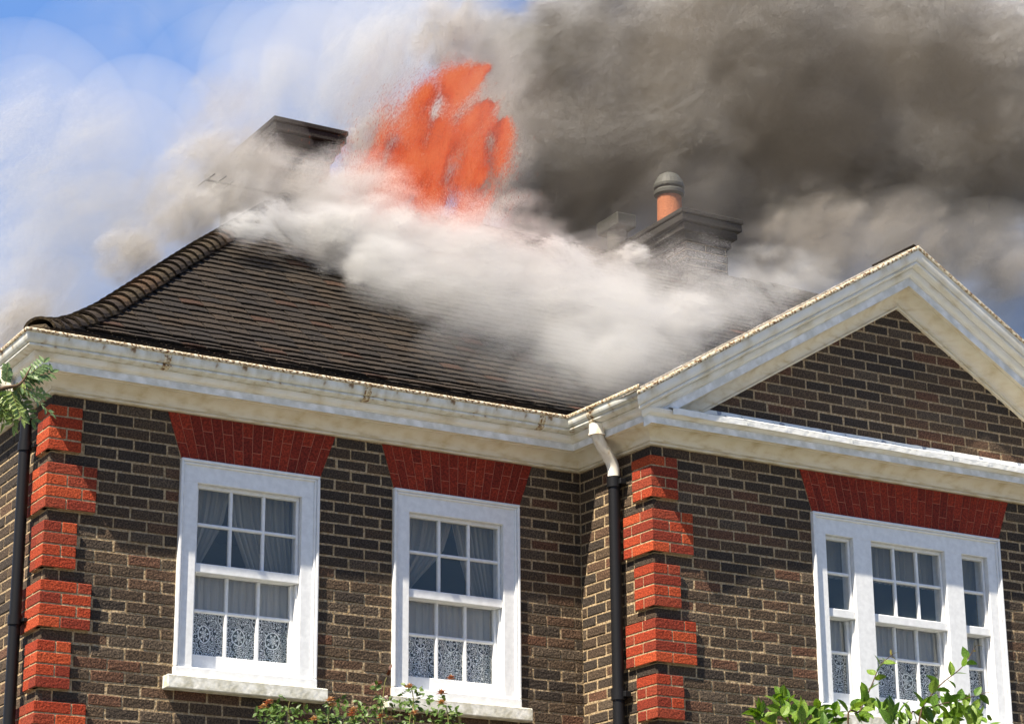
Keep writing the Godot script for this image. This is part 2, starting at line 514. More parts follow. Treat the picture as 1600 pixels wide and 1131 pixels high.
func build_walls() -> void:
	var seen_wing := Rect2(-0.1, 4.0, 4.1, 3.0)
	# the wing
	var w := wall_node("wing_wall", "", [[0.004, W1[0], 0.0, 6.5], [W1[1], W2[0], 0.0, 6.5], [W2[1], 3.95, 0.0, 6.5], [W1[0], W1[1], HEAD, 6.5], [W2[0], W2[1], HEAD, 6.5], [W1[0], W1[1], 0.0, FOOT], [W2[0], W2[1], 0.0, FOOT]], Vector3.ZERO)
	var rest := Mb.new()
	var a1l := line_planes(Vector2(0.775, 6.2875), Vector2(0.878, 5.9875), Vector2(0, 6.1))
	var a1r := line_planes(Vector2(1.978, 6.2875), Vector2(1.872, 5.9875), Vector2(3, 6.1))
	var a2l := line_planes(Vector2(2.327, 6.2875), Vector2(2.418, 5.9875), Vector2(0, 6.1))
	var a2r := line_planes(Vector2(3.506, 6.2875), Vector2(3.405, 5.9875), Vector2(4, 6.1))
	lay(w, rest, -2, 1, 0.0, 0.95, 0.4376, [a1l], -1, seen_wing)
	lay(w, rest, 2, 20, 0.0, W1[0], 0.4376, [], -1, seen_wing)
	lay(w, rest, 21, ROWS, 0.0, W2[0], 0.4376, [], -1, seen_wing)
	lay(w, rest, -2, 1, 1.8, 2.5, 1.982, [a1r, a2l], 0, seen_wing)
	lay(w, rest, 2, 20, W1[1], W2[0], 1.982, [], 0, seen_wing)
	lay(w, rest, -2, 1, 3.3, B.x, 3.6127, [a2r], 0, seen_wing)
	lay(w, rest, 2, 20, W2[1], B.x, 3.6127, [], 0, seen_wing)
	lay(w, rest, 21, ROWS, W2[0], B.x, 3.6127, [], 0, seen_wing)
	rest_part(w, rest)
	arch(Vector2(0.775, 1.978), Vector2(0.878, 1.872), 16, 0.0)
	arch(Vector2(2.327, 3.506), Vector2(2.418, 3.405), 16, 0.0)
	# the return of the bay
	var d := (C - B)
	var ln := d.length()
	var dn := d / ln
	var rb := Basis(Vector3(dn.x, 0, dn.y), Vector3.UP, Vector3(-dn.y, 0, dn.x))
	w = wall_node("return_wall", "", [[0.0, ln - 0.012, 0.0, 6.5]], Vector3(B.x, 0, B.y), rb)
	rest = Mb.new()
	lay(w, rest, -2, ROWS, 0.0, ln, 0.165, [], 1, Rect2(-1, 4.0, 3, 3))
	rest_part(w, rest)
	# the left end wall
	var lb := Basis(Vector3(0, 0, 1), Vector3.UP, Vector3(-1, 0, 0))
	w = wall_node("end_wall", "", [[-6.1, -0.012, 0.0, 6.5]], Vector3.ZERO, lb)
	rest = Mb.new()
	lay(w, rest, -2, ROWS, -6.1, 0.0, 0.07, [], 1, Rect2(-1.1, 4.0, 3, 3))
	rest_part(w, rest)
	# the bay front
	var seen_bay := Rect2(3.9, 4.0, 3.55, 4.0)
	w = wall_node("bay_wall", "", [[C.x + 0.004, W3[0], 0.0, 6.58], [W3[1], 8.37, 0.0, 6.58], [W3[0], W3[1], HEAD, 6.58], [W3[0], W3[1], 0.0, FOOT]], Vector3(0, 0, BAY))
	rest = Mb.new()
	var a3l := line_planes(Vector2(5.199, 6.2875), Vector2(5.29, 5.9875), Vector2(4, 6.1))
	var a3r := line_planes(Vector2(7.112, 6.2875), Vector2(6.995, 5.9875), Vector2(9, 6.1))
	lay(w, rest, -2, 1, C.x, 5.4, 4.4977, [a3l], -1, seen_bay)
	lay(w, rest, 2, 20, C.x, W3[0], 4.4977, [], -1, seen_bay)
	lay(w, rest, 21, ROWS, C.x, 8.37, 4.4977, [], -1, seen_bay)
	lay(w, rest, -2, 1, 6.9, 8.37, 4.4977, [a3r], 0, seen_bay)
	lay(w, rest, 2, 20, W3[1], 8.37, 4.4977, [], 0, seen_bay)
	rest_part(w, rest)
	arch(Vector2(5.199, 7.112), Vector2(5.29, 6.995), 27, BAY)
	# the pediment
	var tri := Mb.new()
	tri.plate(PackedVector2Array([Vector2(4.1, 6.5), Vector2(8.22, 6.5), Vector2(APEX_X, 7.80)]), -0.28, -0.0045, 0.001)
	w = part("pediment_wall", tri.mesh(), M.mortar, house, Vector3(0, 0, BAY))
	rest = Mb.new()
	var pl := line_planes(Vector2(APEX_X, 7.70), Vector2(APEX_X - 2.0, 7.70 - 2.0 * RAKE), Vector2(APEX_X, 6.6))
	var pr := line_planes(Vector2(APEX_X, 7.70), Vector2(APEX_X + 2.0, 7.70 - 2.0 * RAKE), Vector2(APEX_X, 6.6))
	lay(w, rest, -22, -6, 4.0, 8.3, 4.4977, [pl, pr], 0, seen_bay)
	rest_part(w, rest)
	# quoins
	for side in 2:
		var corner := A if side == 0 else C
		var back := Vector2(0, -1) if side == 0 else -dn          # along the side face, away from the corner
		quoins(corner, back)
	# walls that the photograph does not show: the far wing, the far side and the back, plain
	var mb := Mb.new()
	mb.box(Vector3(8.37, 0, -0.28), Vector3(12.32, 6.5, -0.01))
	mb.box(Vector3(8.10, 0, -0.01), Vector3(8.368, 6.5, BAY - 0.30))
	mb.box(Vector3(12.04, 0, -6.1), Vector3(12.32, 6.5, -0.281))
	mb.box(Vector3(0.29, 0, -6.1), Vector3(12.03, 6.5, -5.82))
	part("rear_wall", mb.mesh(), M.plain_brick, house)
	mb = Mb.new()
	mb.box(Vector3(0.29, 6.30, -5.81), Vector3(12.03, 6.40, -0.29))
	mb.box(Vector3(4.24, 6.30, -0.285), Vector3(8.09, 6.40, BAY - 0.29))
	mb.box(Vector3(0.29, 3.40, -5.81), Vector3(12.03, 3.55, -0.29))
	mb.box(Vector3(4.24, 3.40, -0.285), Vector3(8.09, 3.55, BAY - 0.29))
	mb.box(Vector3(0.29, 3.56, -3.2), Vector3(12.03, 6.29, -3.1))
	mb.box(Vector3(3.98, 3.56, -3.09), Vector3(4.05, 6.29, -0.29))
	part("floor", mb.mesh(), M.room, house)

func quoins(corner: Vector2, back: Vector2) -> void:
	var top := 1.0
	for k in 7:
		var r := k * 5 - 1
		var long := k % 2 == 1
		var ext := 0.305 if long else 0.19
		var q := group("quoin", house, Vector3(corner.x, Y0 - COURSE * r, corner.y))
		# local axes: x along the front, z outward, the side face runs along `back`
		var core := Mb.new()
		var p0 := Vector3(-0.022, -0.295, 0.022)
		core.box(Vector3(-0.024, -0.258, -0.06), Vector3(ext - 0.003, 0.029, 0.0262))
		var bk := Vector3(back.x, 0, back.y)
		var sd := Vector3(back.y, 0, -back.x).normalized()
		var e2 := ext
		_slanted(core, Vector3.ZERO, bk, sd, -0.02, e2 - 0.003, -0.258, 0.029, -0.06, 0.0258)
		part("bedding", core.mesh(), M.mortar, q)
		for j in 4:
			var y := -COURSE * j
			var flip := posmod(j + k, 2) == 0
			var f := (0.105 if long else 0.085) if flip else (0.205 if long else 0.19)
			var s := (0.205 if long else 0.19) if flip else (0.105 if long else 0.085)
			var mb := Mb.new()
			_corner(mb, bk, sd, f, s, y)
			part("brick", mb.mesh(), M.red[rng.randi() % 5], q)
			if ext - f > 0.04:
				mb = Mb.new()
				mb.bevel_box(Vector3(f + 0.010, y - 0.0325, -0.05), Vector3(ext, y + 0.0325, 0.03 + rng.randf_range(-0.002, 0.001)), 0.004)
				part("brick", mb.mesh(), M.red[rng.randi() % 5], q)
			if ext - s > 0.04:
				mb = Mb.new()
				_slanted(mb, Vector3.ZERO, bk, sd, s + 0.010, ext, y - 0.0325, y + 0.0325, -0.05, 0.03 + rng.randf_range(-0.002, 0.001), 0.004)
				part("brick", mb.mesh(), M.red[rng.randi() % 5], q)

# a box along a slanted side face: s0..s1 along bk, y0..y1, depth d0..d1 along sd
func _slanted(mb: Mb, o: Vector3, bk: Vector3, sd: Vector3, s0: float, s1: float, y0: float, y1: float, d0: float, d1: float, bev := 0.0) -> void:
	var t := Mb.new()
	if bev > 0.0: t.bevel_box(Vector3(s0, y0, d0), Vector3(s1, y1, d1), bev)
	else: t.box(Vector3(s0, y0, d0), Vector3(s1, y1, d1))
	var b := Basis(bk, Vector3.UP, sd)
	var flip := b.determinant() < 0
	for i in range(0, t.v.size(), 3):
		var a: Vector3 = o + b * t.v[i]
		var c: Vector3 = o + b * t.v[i + 1]
		var e: Vector3 = o + b * t.v[i + 2]
		if flip: mb.tri(a, c, e)
		else: mb.tri(a, e, c)

# the brick that turns the corner
func _corner(mb: Mb, bk: Vector3, sd: Vector3, f: float, s: float, y: float) -> void:
	var outer := Vector3((0.03 - 0.03 * sd.z) / sd.x, 0, 0.03)
	var far := sd * 0.03 + bk * s
	var inn := sd * -0.05 + bk * s
	var ch := 0.004
	# plan polygon, clockwise from above; chamfer the outer arris and the top and bottom edges
	var ring := []
	var o1 := outer + Vector3(1, 0, 0) * ch
	var o2 := outer + bk * ch
	ring = [Vector3(f, 0, 0.03), Vector3(f, 0, -0.04), inn, far, o2, o1]
	var h := 0.0325
	var mid := Vector3.ZERO
	for p in ring: mid += p
	mid /= ring.size()
	var k := ring.size()
	for i in k:
		var a: Vector3 = ring[i]
		var b: Vector3 = ring[(i + 1) % k]
		var ai := a + (mid - a).normalized() * ch
		var bi := b + (mid - b).normalized() * ch
		var lo := Vector3(0, y - h, 0)
		var hi := Vector3(0, y + h, 0)
		var cc := Vector3(0, ch, 0)
		_wallq(mb, mid + Vector3(0, y, 0), a + lo + cc, b + lo + cc, b + hi - cc, a + hi - cc)
		_wallq(mb, mid + Vector3(0, y, 0), a + hi - cc, b + hi - cc, bi + hi, ai + hi)
		_wallq(mb, mid + Vector3(0, y, 0), ai + lo, bi + lo, b + lo + cc, a + lo + cc)
		if i > 0 and i < k - 1:
			var z: Vector3 = ring[0] + (mid - ring[0]).normalized() * ch
			_wallt(mb, mid + Vector3(0, y, 0), z + hi, ai + hi, bi + hi)
			_wallt(mb, mid + Vector3(0, y, 0), z + lo, ai + lo, bi + lo)

func _wallq(mb: Mb, mid: Vector3, a: Vector3, b: Vector3, c: Vector3, d: Vector3) -> void:
	var nn := (b - a).cross(c - a)
	if nn.dot((a + b + c + d) * 0.25 - mid) >= 0: mb.quad(a, b, c, d)
	else: mb.quad(d, c, b, a)

func _wallt(mb: Mb, mid: Vector3, a: Vector3, b: Vector3, c: Vector3) -> void:
	var nn := (b - a).cross(c - a)
	if nn.dot((a + b + c) / 3.0 - mid) >= 0: mb.tri(a, b, c)
	else: mb.tri(a, c, b)

# a flat arch of rubbed red bricks: top and bottom x, number of voussoirs
func arch(top: Vector2, bot: Vector2, k: int, z: float) -> void:
	var o := group("flat_arch", house, Vector3(0, 0, z))
	var y1 := 6.284
	var y0 := 5.989
	var back := Mb.new()
	back.plate(PackedVector2Array([Vector2(bot.x + 0.002, y0), Vector2(bot.y - 0.002, y0), Vector2(top.y - 0.002, y1), Vector2(top.x + 0.002, y1)]), -0.03, 0.0, 0.0005)
	part("joint", back.mesh(), M.putty, o)
	for i in k:
		var f0 := float(i) / k
		var f1 := float(i + 1) / k
		var cut := 0.335 if i % 2 == 0 else 0.67
		for s in 2:
			var g0 := 0.0 if s == 0 else cut
			var g1 := cut if s == 0 else 1.0
			var j := 0.0020
			var bl := lerpf(lerpf(bot.x, bot.y, f0), lerpf(top.x, top.y, f0), g0) + j
			var br := lerpf(lerpf(bot.x, bot.y, f1), lerpf(top.x, top.y, f1), g0) - j
			var tl := lerpf(lerpf(bot.x, bot.y, f0), lerpf(top.x, top.y, f0), g1) + j
			var tr := lerpf(lerpf(bot.x, bot.y, f1), lerpf(top.x, top.y, f1), g1) - j
			var ya := lerpf(y0, y1, g0) + j
			var yb := lerpf(y0, y1, g1) - j
			var mb := Mb.new()
			mb.plate(PackedVector2Array([Vector2(bl, ya), Vector2(br, ya), Vector2(tr, yb), Vector2(tl, yb)]), -0.02, 0.0025 + rng.randf_range(-0.0006, 0.0006), 0.0008)
			part("brick", mb.mesh(), M.rubbed[rng.randi() % 4], o)


# ------------------------------------------------------------------ cornice, gutter, pediment
# stations: [base, outward, upward] per path point; profile: (out, height)
func sweep(mb: Mb, prof: Array, stations: Array, caps := false) -> void:
	for i in stations.size() - 1:
		var p: Array = stations[i]
		var q: Array = stations[i + 1]
		for j in prof.size() - 1:
			var a: Vector2 = prof[j]
			var b: Vector2 = prof[j + 1]
			mb.quad(p[0] + p[1] * a.x + p[2] * a.y, q[0] + q[1] * a.x + q[2] * a.y, q[0] + q[1] * b.x + q[2] * b.y, p[0] + p[1] * b.x + p[2] * b.y)
	if caps:
		for e in [0, stations.size() - 1]:
			var p: Array = stations[e]
			var poly := PackedVector2Array(prof)
			for t in Array(Geometry2D.triangulate_polygon(poly)).size() / 3:
				var ids := Geometry2D.triangulate_polygon(poly)
				var x := []
				for k in 3:
					var a := poly[ids[t * 3 + k]]
					x.append(p[0] + p[1] * a.x + p[2] * a.y)
				mb.tri(x[0], x[1], x[2])

func plan_stations(pts: Array) -> Array:
	var out := []
	for i in pts.size():
		var m := Vector2.ZERO
		var ns := []
		for k in [i - 1, i]:
			if k < 0 or k >= pts.size() - 1: continue
			var d: Vector2 = (pts[k + 1] - pts[k]).normalized()
			ns.append(Vector2(-d.y, d.x))
		if ns.size() == 1: m = ns[0]
		else: m = (ns[0] + ns[1]) / (1.0 + ns[0].dot(ns[1]))
		var p: Vector2 = pts[i]
		out.append([Vector3(p.x, 0, p.y), Vector3(m.x, 0, m.y), Vector3.UP])
	return out

func arc_pts(a: Vector2, b: Vector2, hollow: bool, k := 8) -> Array:
	# a quarter of an ellipse from a to b: hollow starts upright and ends level
	var out := []
	for i in k + 1:
		var t := PI * 0.5 * i / k
		if hollow: out.append(Vector2(a.x + (b.x - a.x) * (1.0 - cos(t)), a.y + (b.y - a.y) * sin(t)))
		else: out.append(Vector2(a.x + (b.x - a.x) * sin(t), a.y + (b.y - a.y) * (1.0 - cos(t))))
	return out

func profiles(y: float, k: float) -> Dictionary:
	var P := {}
	var v := func(s: float, h: float) -> Vector2: return Vector2(s, y + h * k)
	P.bed = [v.call(-0.02, 0.0), v.call(0.020, 0.0), v.call(0.025, 0.005), v.call(0.025, 0.012), v.call(0.020, 0.018), v.call(0.020, 0.020), v.call(0.030, 0.021)]
	P.bed += arc_pts(v.call(0.030, 0.023), v.call(0.136, 0.094), true)
	P.bed += [v.call(0.137, 0.099), v.call(0.164, 0.100)]
	P.fascia = [v.call(0.164, 0.100), v.call(0.166, 0.101), v.call(0.168, 0.146), v.call(0.166, 0.148)]
	P.crown = [v.call(0.166, 0.148), v.call(0.174, 0.148), v.call(0.174, 0.154)]
	P.crown += arc_pts(v.call(0.176, 0.155), v.call(0.207, 0.184), false, 6)
	P.crown += [v.call(0.210, 0.185), v.call(0.210, 0.196), v.call(0.0, 0.200)]
	P.gutter = [v.call(0.180, 0.197), v.call(0.232, 0.198), v.call(0.256, 0.204), v.call(0.266, 0.211), v.call(0.266, 0.219), v.call(0.258, 0.224)]
	P.gutter += arc_pts(v.call(0.260, 0.226), v.call(0.292, 0.282), false, 6)
	P.gutter += [v.call(0.294, 0.284)]
	P.rim = [v.call(0.294, 0.283), v.call(0.302, 0.285), v.call(0.305, 0.294), v.call(0.304, 0.304), v.call(0.298, 0.309), v.call(0.289, 0.308)]
	P.inside = [v.call(0.289, 0.308), v.call(0.284, 0.285), v.call(0.258, 0.235), v.call(0.225, 0.212), v.call(0.185, 0.212), v.call(0.178, 0.300), v.call(0.170, 0.300)]
	return P

func build_cornice() -> void:
	var P := profiles(SOFFIT, 1.0)
	var path := [Vector2(0, -6.1), A, B, C, Vector2(8.37, BAY), Vector2(8.37, 0.0), Vector2(12.32, 0.0), Vector2(12.32, -6.1)]
	var st := plan_stations(path)
	var cor := group("cornice", house)
	for it in [["bed_mould", P.bed, M.bed], ["fascia_board", P.fascia, M.fascia], ["crown_mould", P.crown, M.rake]]:
		var mb := Mb.new()
		sweep(mb, it[1], st)
		part(it[0], mb.mesh(), it[2], cor)
	# gutter: along the end, the wing and the return of the bay
	var dn := (C - B).normalized()
	var gs := plan_stations([Vector2(0, -6.1), A, B, C, Vector2(8.37, BAY)]).slice(0, 4)      # it ends in a mitre against the raking cornice
	var gut := group("gutter", house)
	var mb1 := Mb.new()
	sweep(mb1, P.gutter, gs)
	part("trough", mb1.mesh(), M.gutter, gut)
	mb1 = Mb.new()
	sweep(mb1, P.rim, gs)
	sweep(mb1, P.inside, gs)
	part("rim", mb1.mesh(), M.rim, gut)
	# collars where lengths of gutter join
	var collar := []
	for p in P.gutter + P.rim: collar.append(p + Vector2(0.005, -0.002))
	for x in [0.62, 2.05, 3.40]:
		mb1 = Mb.new()
		sweep(mb1, collar, plan_stations([Vector2(x, 0), Vector2(x + 0.05, 0)]))
		part("joint_collar", mb1.mesh(), M.rim, gut)
	for f in [0.13, 0.50]:
		mb1 = Mb.new()
		sweep(mb1, collar, plan_stations([B + dn * f, B + dn * (f + 0.06)]))
		part("joint_collar", mb1.mesh(), M.rim, gut)
	mb1 = Mb.new()
	sweep(mb1, collar, plan_stations([Vector2(0, -0.75), Vector2(0, -0.69)]))
	part("joint_collar", mb1.mesh(), M.rim, gut)
	# lead flashing on the level cornice of the bay, in overlapping sheets
	var xs := [4.02, 4.46, 5.30, 6.10, 6.42, 7.20, 8.40]
	var fl := group("flashing", house)
	for i in xs.size() - 1:
		var lift := 0.003 * (i % 2) + rng.randf_range(0.0, 0.003)
		var x0: float = xs[i] - 0.03
		var x1: float = xs[i + 1]
		var pr := [Vector2(0.213 + lift, SOFFIT + 0.166), Vector2(0.217 + lift, SOFFIT + 0.166), Vector2(0.219 + lift, SOFFIT + 0.205 + lift), Vector2(0.206, SOFFIT + 0.214 + lift), Vector2(0.012 + lift, SOFFIT + 0.282 + lift), Vector2(0.008 + lift, SOFFIT + 0.315)]
		mb1 = Mb.new()
		var stn := []
		var kk := 9
		for j in kk + 1:
			var x := lerpf(x0, x1, float(j) / kk)
			var wv := Vector3(0, rng.randf_range(-0.003, 0.003), 0)
			stn.append([Vector3(x, 0, BAY) + wv, Vector3(0, 0, 1), Vector3.UP])
		sweep(mb1, pr, stn, true)
		part("sheet", mb1.mesh(), M.flashing, fl)
	# raking cornice of the pediment
	var R := profiles(0.0, 1.13 / cos(atan(RAKE)))
	var rk := group("raking_cornice", house)
	for it in [["bed_mould", R.bed, M.bed], ["fascia_board", R.fascia, M.fascia], ["crown_mould", R.crown, M.rake], ["cyma", R.gutter, M.rake], ["edge_strip", R.rim, M.rim]]:
		var mb := Mb.new()
		rake_sweep(mb, it[1])
		part(it[0], mb.mesh(), it[2], rk)
	var mb2 := Mb.new()
	rake_sweep(mb2, [R.rim[-1], Vector2(-0.3, R.rim[-1].y + 0.01)])
	part("capping", mb2.mesh(), M.flashing, rk)

func rake_base(x: float) -> float:
	return 7.642 - RAKE * absf(x - APEX_X)

func rake_sweep(mb: Mb, prof: Array) -> void:
	for j in prof.size() - 1:
		var a: Vector2 = prof[j]
		var b: Vector2 = prof[j + 1]
		var row := []
		for p in [a, b]:
			var xl: float = C.x - maxf(p.x, 0.0)
			var xr: float = 8.37 + maxf(p.x, 0.0)
			row.append([Vector3(xl, rake_base(xl) + p.y, BAY + p.x), Vector3(APEX_X, rake_base(APEX_X) + p.y, BAY + p.x), Vector3(xr, rake_base(xr) + p.y, BAY + p.x)])
		for i in 2: mb.quad(row[0][i], row[0][i + 1], row[1][i + 1], row[1][i])


# ------------------------------------------------------------------ roof
const SLOPE := [[-0.275, 6.595], [0.0, 6.715], [0.2, 6.84], [0.47, 7.05], [0.66, 7.22], [0.97, 7.50], [1.36, 7.855], [1.65, 8.115], [1.98, 8.40], [2.23, 8.62], [3.05, 9.335]]

func roof_y(t: float) -> float:
	for i in SLOPE.size() - 1:
		if t <= SLOPE[i + 1][0]: return lerpf(SLOPE[i][1], SLOPE[i + 1][1], (t - SLOPE[i][0]) / (SLOPE[i + 1][0] - SLOPE[i][0]))
	return SLOPE[-1][1]

func slope_stations() -> Array:
	# evenly spaced courses up the slope: [t, y, angle]
	var out := []
	var t: float = SLOPE[0][0]
	while t < 3.04:
		var g := (roof_y(t + 0.01) - roof_y(t - 0.0)) / 0.01
		out.append([t, roof_y(t), atan(g)])
		t += 0.098 * cos(atan(g))
	return out

func bay_valley(y: float) -> float:
	return APEX_X - (8.03 - y) / RAKE if y < 8.03 else 99.0

func build_roof() -> void:
	var roof := group("roof", house)
	# boarding under the tiles: four slopes
	var mb := Mb.new()
	for i in SLOPE.size() - 1:
		var t0: float = SLOPE[i][0]
		var y0: float = SLOPE[i][1] - 0.012
		var t1: float = SLOPE[i + 1][0]
		var y1: float = SLOPE[i + 1][1] - 0.012
		mb.quad(Vector3(t0, y0, -t0), Vector3(12.32 - t0, y0, -t0), Vector3(12.32 - t1, y1, -t1), Vector3(t1, y1, -t1))
		mb.quad(Vector3(t0, y0, -6.1 + t0), Vector3(t0, y0, -t0), Vector3(t1, y1, -t1), Vector3(t1, y1, -6.1 + t1))
		mb.quad(Vector3(12.32 - t0, y0, -t0), Vector3(12.32 - t0, y0, -6.1 + t0), Vector3(12.32 - t1, y1, -6.1 + t1), Vector3(12.32 - t1, y1, -t1))
		mb.quad(Vector3(12.32 - t0, y0, -6.1 + t0), Vector3(t0, y0, -6.1 + t0), Vector3(t1, y1, -6.1 + t1), Vector3(12.32 - t1, y1, -t1 - 6.1 + 2.0 * t1))
	part("boarding", mb.mesh(), M.deck, roof)
	# tiles of the front slope
	var tiles := []
	for i in 4:
		var tb := Mb.new()
		var c := 0.006 * (i - 1.5) / 1.5
		# slightly cambered across, lower end raised
		for s in 2:
			var xa := -0.081 + 0.081 * s
			var xb := xa + 0.081
			var za := 0.0 if s == 0 else 0.003
			var zb := 0.003 if s == 0 else 0.0
			var jl := rng.randf_range(-0.004, 0.004)
			var lo0 := Vector3(xa, jl, 0.021 + za); var lo1 := Vector3(xb, -jl * 0.5, 0.021 + zb)
			var hi0 := Vector3(xa, 0.20, 0.0 + za); var hi1 := Vector3(xb, 0.20, 0.0 + zb)
			var th := Vector3(0, 0, -0.015)
			tb.quad(lo0, lo1, hi1, hi0)
			tb.quad(lo0 + th, lo1 + th, lo1, lo0)
			if s == 0: tb.quad(hi0 + th, lo0 + th, lo0, hi0)
			else: tb.quad(lo1 + th, hi1 + th, hi1, lo1)
			tb.quad(hi0 + th, hi1 + th, lo1 + th, lo0 + th)
		tiles.append(tb)
	var tile_mesh := []
	for tb in tiles: tile_mesh.append(tb.mesh())
	var st := slope_stations()
	var rest := []
	for i in M.tile.size(): rest.append(Mb.new())
	var single := 0
	for j in st.size():
		var t: float = st[j][0]
		var y: float = st[j][1]
		var ang: float = st[j][2]
		var x := t - 0.12 + (0.084 if j % 2 else 0.0) + rng.randf_range(-0.01, 0.01)
		var xe := minf(12.32 - t, bay_valley(y) + 0.05)
		var drift := rng.randf_range(-0.004, 0.004)
		while x < xe and x < 9.6:
			var xx := x
			x += 0.168
			if xx < t + 0.075: continue
			var wob := sin(xx * 1.7 + j * 0.21) * 0.006 + sin(xx * 4.1 + j * 0.6) * 0.003 + drift
			var bs := Basis.from_euler(Vector3(-(PI * 0.5 - ang) - rng.randf_range(-0.012, 0.055), 0, 0)) * Basis.from_euler(Vector3(0, rng.randf_range(-0.012, 0.012), rng.randf_range(-0.015, 0.015)))
			var pos := Vector3(xx, y + wob * sin(ang) + 0.004, -t - wob * cos(ang))
			var mi: int = [0, 0, 0, 1, 1, 1, 2, 2, 2, 3, 3, 2, 1, 0, 0, 1, 2, 4][rng.randi() % 18]
			if rng.randf() < 0.008: mi = 5
			var v := rng.randi() % 4
			if single < 300 and j >= 5 and j <= 24 and xx < 3.3 + 0.0 * j and xx - t < 2.4:
				single += 1
				part("tile", tile_mesh[v], M.tile[mi], roof, pos, bs)
			else:
				var src: Mb = tiles[v]
				var dst: Mb = rest[mi]
				for k in range(0, src.v.size(), 3):
					dst.tri(pos + bs * src.v[k], pos + bs * src.v[k + 2], pos + bs * src.v[k + 1])
	for i in rest.size():
		if rest[i].v.size():
			var o := part("tile_courses", rest[i].mesh(), M.tile[i], roof)
			o.set_meta("kind", "stuff")
	# bonnet tiles down the hip
	var hb := Mb.new()
	var seg := 9
	for ring in 3:
		for k in seg:
			var r0: float = [0.115, 0.10, 0.082][ring]
			var a0 := lerpf(-1.45, 1.45, float(k) / seg)
			var a1 := lerpf(-1.45, 1.45, float(k + 1) / seg)
			if ring < 2:
				var r1: float = [0.115, 0.10, 0.082][ring + 1]
				var z0: float = [0.0, 0.16, 0.32][ring]
				var z1: float = [0.0, 0.16, 0.32][ring + 1]
				var l0: float = [0.03, 0.012, 0.0][ring]
				var l1: float = [0.03, 0.012, 0.0][ring + 1]
				var p := [Vector3(sin(a0) * r0, cos(a0) * r0 * 0.8 + l0, -z0), Vector3(sin(a1) * r0, cos(a1) * r0 * 0.8 + l0, -z0), Vector3(sin(a1) * r1, cos(a1) * r1 * 0.8 + l1, -z1), Vector3(sin(a0) * r1, cos(a0) * r1 * 0.8 + l1, -z1)]
				hb.quad(p[0], p[1], p[2], p[3])
				hb.quad(p[3] * Vector3(0.86, 0.86, 1), p[2] * Vector3(0.86, 0.86, 1), p[1] * Vector3(0.86, 0.86, 1), p[0] * Vector3(0.86, 0.86, 1))
			else:
				var q0 := Vector3(sin(a0) * 0.115, cos(a0) * 0.092 + 0.03, 0)
				var q1 := Vector3(sin(a1) * 0.115, cos(a1) * 0.092 + 0.03, 0)
				hb.quad(q0 * 0.86, q1 * 0.86, q1, q0)
	var hip := hb.mesh()
	for j in st.size():
		if j == 0: continue
		var t: float = st[j][0] + 0.02
		var y: float = roof_y(t) - 0.045
		var g := (roof_y(t + 0.02) - roof_y(t)) / 0.02
		var dir := Vector3(1, g, -1).normalized()
		var side := Vector3(1, 0, 1).normalized()
		var upv := side.cross(dir)
		if upv.y < 0: upv = -upv
		var bs := Basis(side, upv, -dir)
		if bs.determinant() < 0: bs = Basis(-side, upv, -dir)
		var roll := Basis(Vector3(0, 0, 1), rng.randf_range(-0.06, 0.06))
		part("hip_tile", hip, [M.hip, M.hip2, M.tile[3]][rng.randi() % 3], roof, Vector3(t, y, -t), bs * roll)
	# mortar that closes the foot of the hip
	var plug := Mb.new()
	plug.bevel_box(Vector3(-0.08, -0.05, -0.14), Vector3(0.08, 0.06, -0.05), 0.03)
	part("mortar_plug", plug.mesh(), M.hip2, roof, Vector3(-0.245, 6.60, 0.245), Basis(Vector3.UP, -PI * 0.25))
	# ridge tiles
	var rm := Mb.new()
	for k in 8:
		var a0 := lerpf(-1.5, 1.5, k / 8.0)
		var a1 := lerpf(-1.5, 1.5, (k + 1) / 8.0)
		rm.quad(Vector3(0, cos(a0) * 0.11, sin(a0) * 0.12), Vector3(0, cos(a1) * 0.11, sin(a1) * 0.12), Vector3(0.3, cos(a1) * 0.105, sin(a1) * 0.115), Vector3(0.3, cos(a0) * 0.105, sin(a0) * 0.115))
	var ridge := rm.mesh()
	for k in 21: part("ridge_tile", ridge, M.tile[k % 3], roof, Vector3(3.0 + 0.305 * k, 9.29 + rng.randf_range(-0.006, 0.006), -3.05))
	# roof of the bay: two slopes behind the pediment, with a course of tiles shown along its edge
	mb = Mb.new()
	for s in [-1.0, 1.0]:
		var e := Vector3(APEX_X + s * 2.50, 8.02 - RAKE * 2.50, 0)
		var r := Vector3(APEX_X, 8.02, 0)
		var p := [e + Vector3(0, 0, BAY + 0.27), e + Vector3(0, 0, -0.2), r + Vector3(0, 0, -1.75), r + Vector3(0, 0, BAY + 0.27)]
		if s < 0: mb.quad(p[1], p[0], p[3], p[2])
		else: mb.quad(p[0], p[1], p[2], p[3])
	part("bay_boarding", mb.mesh(), M.deck, roof)
	var vt := Mb.new()
	vt.bevel_box(Vector3(-0.10, -0.006, -0.5), Vector3(0.10, 0.006, 0.0), 0.003)
	var verge := vt.mesh()
	var ln := 2.45 / cos(atan(RAKE))
	var kk := int(ln / 0.13)
	for k in kk:
		var f := (k + 0.5) / kk
		var x := APEX_X - 2.47 * (1.0 - f)
		var yy := 8.035 - RAKE * absf(x - APEX_X) + 0.012
		part("verge_tile", verge, M.slate, roof, Vector3(x, yy, BAY + 0.285 + rng.randf_range(-0.008, 0.006)), Basis(Vector3(0, 0, 1), atan(RAKE) - 0.06 + rng.randf_range(-0.015, 0.015)))
		part("verge_tile", verge, M.tile[k % 4], roof, Vector3(2.0 * APEX_X - x, yy, BAY + 0.285 + rng.randf_range(-0.008, 0.006)), Basis(Vector3(0, 0, 1), -atan(RAKE) + 0.06))


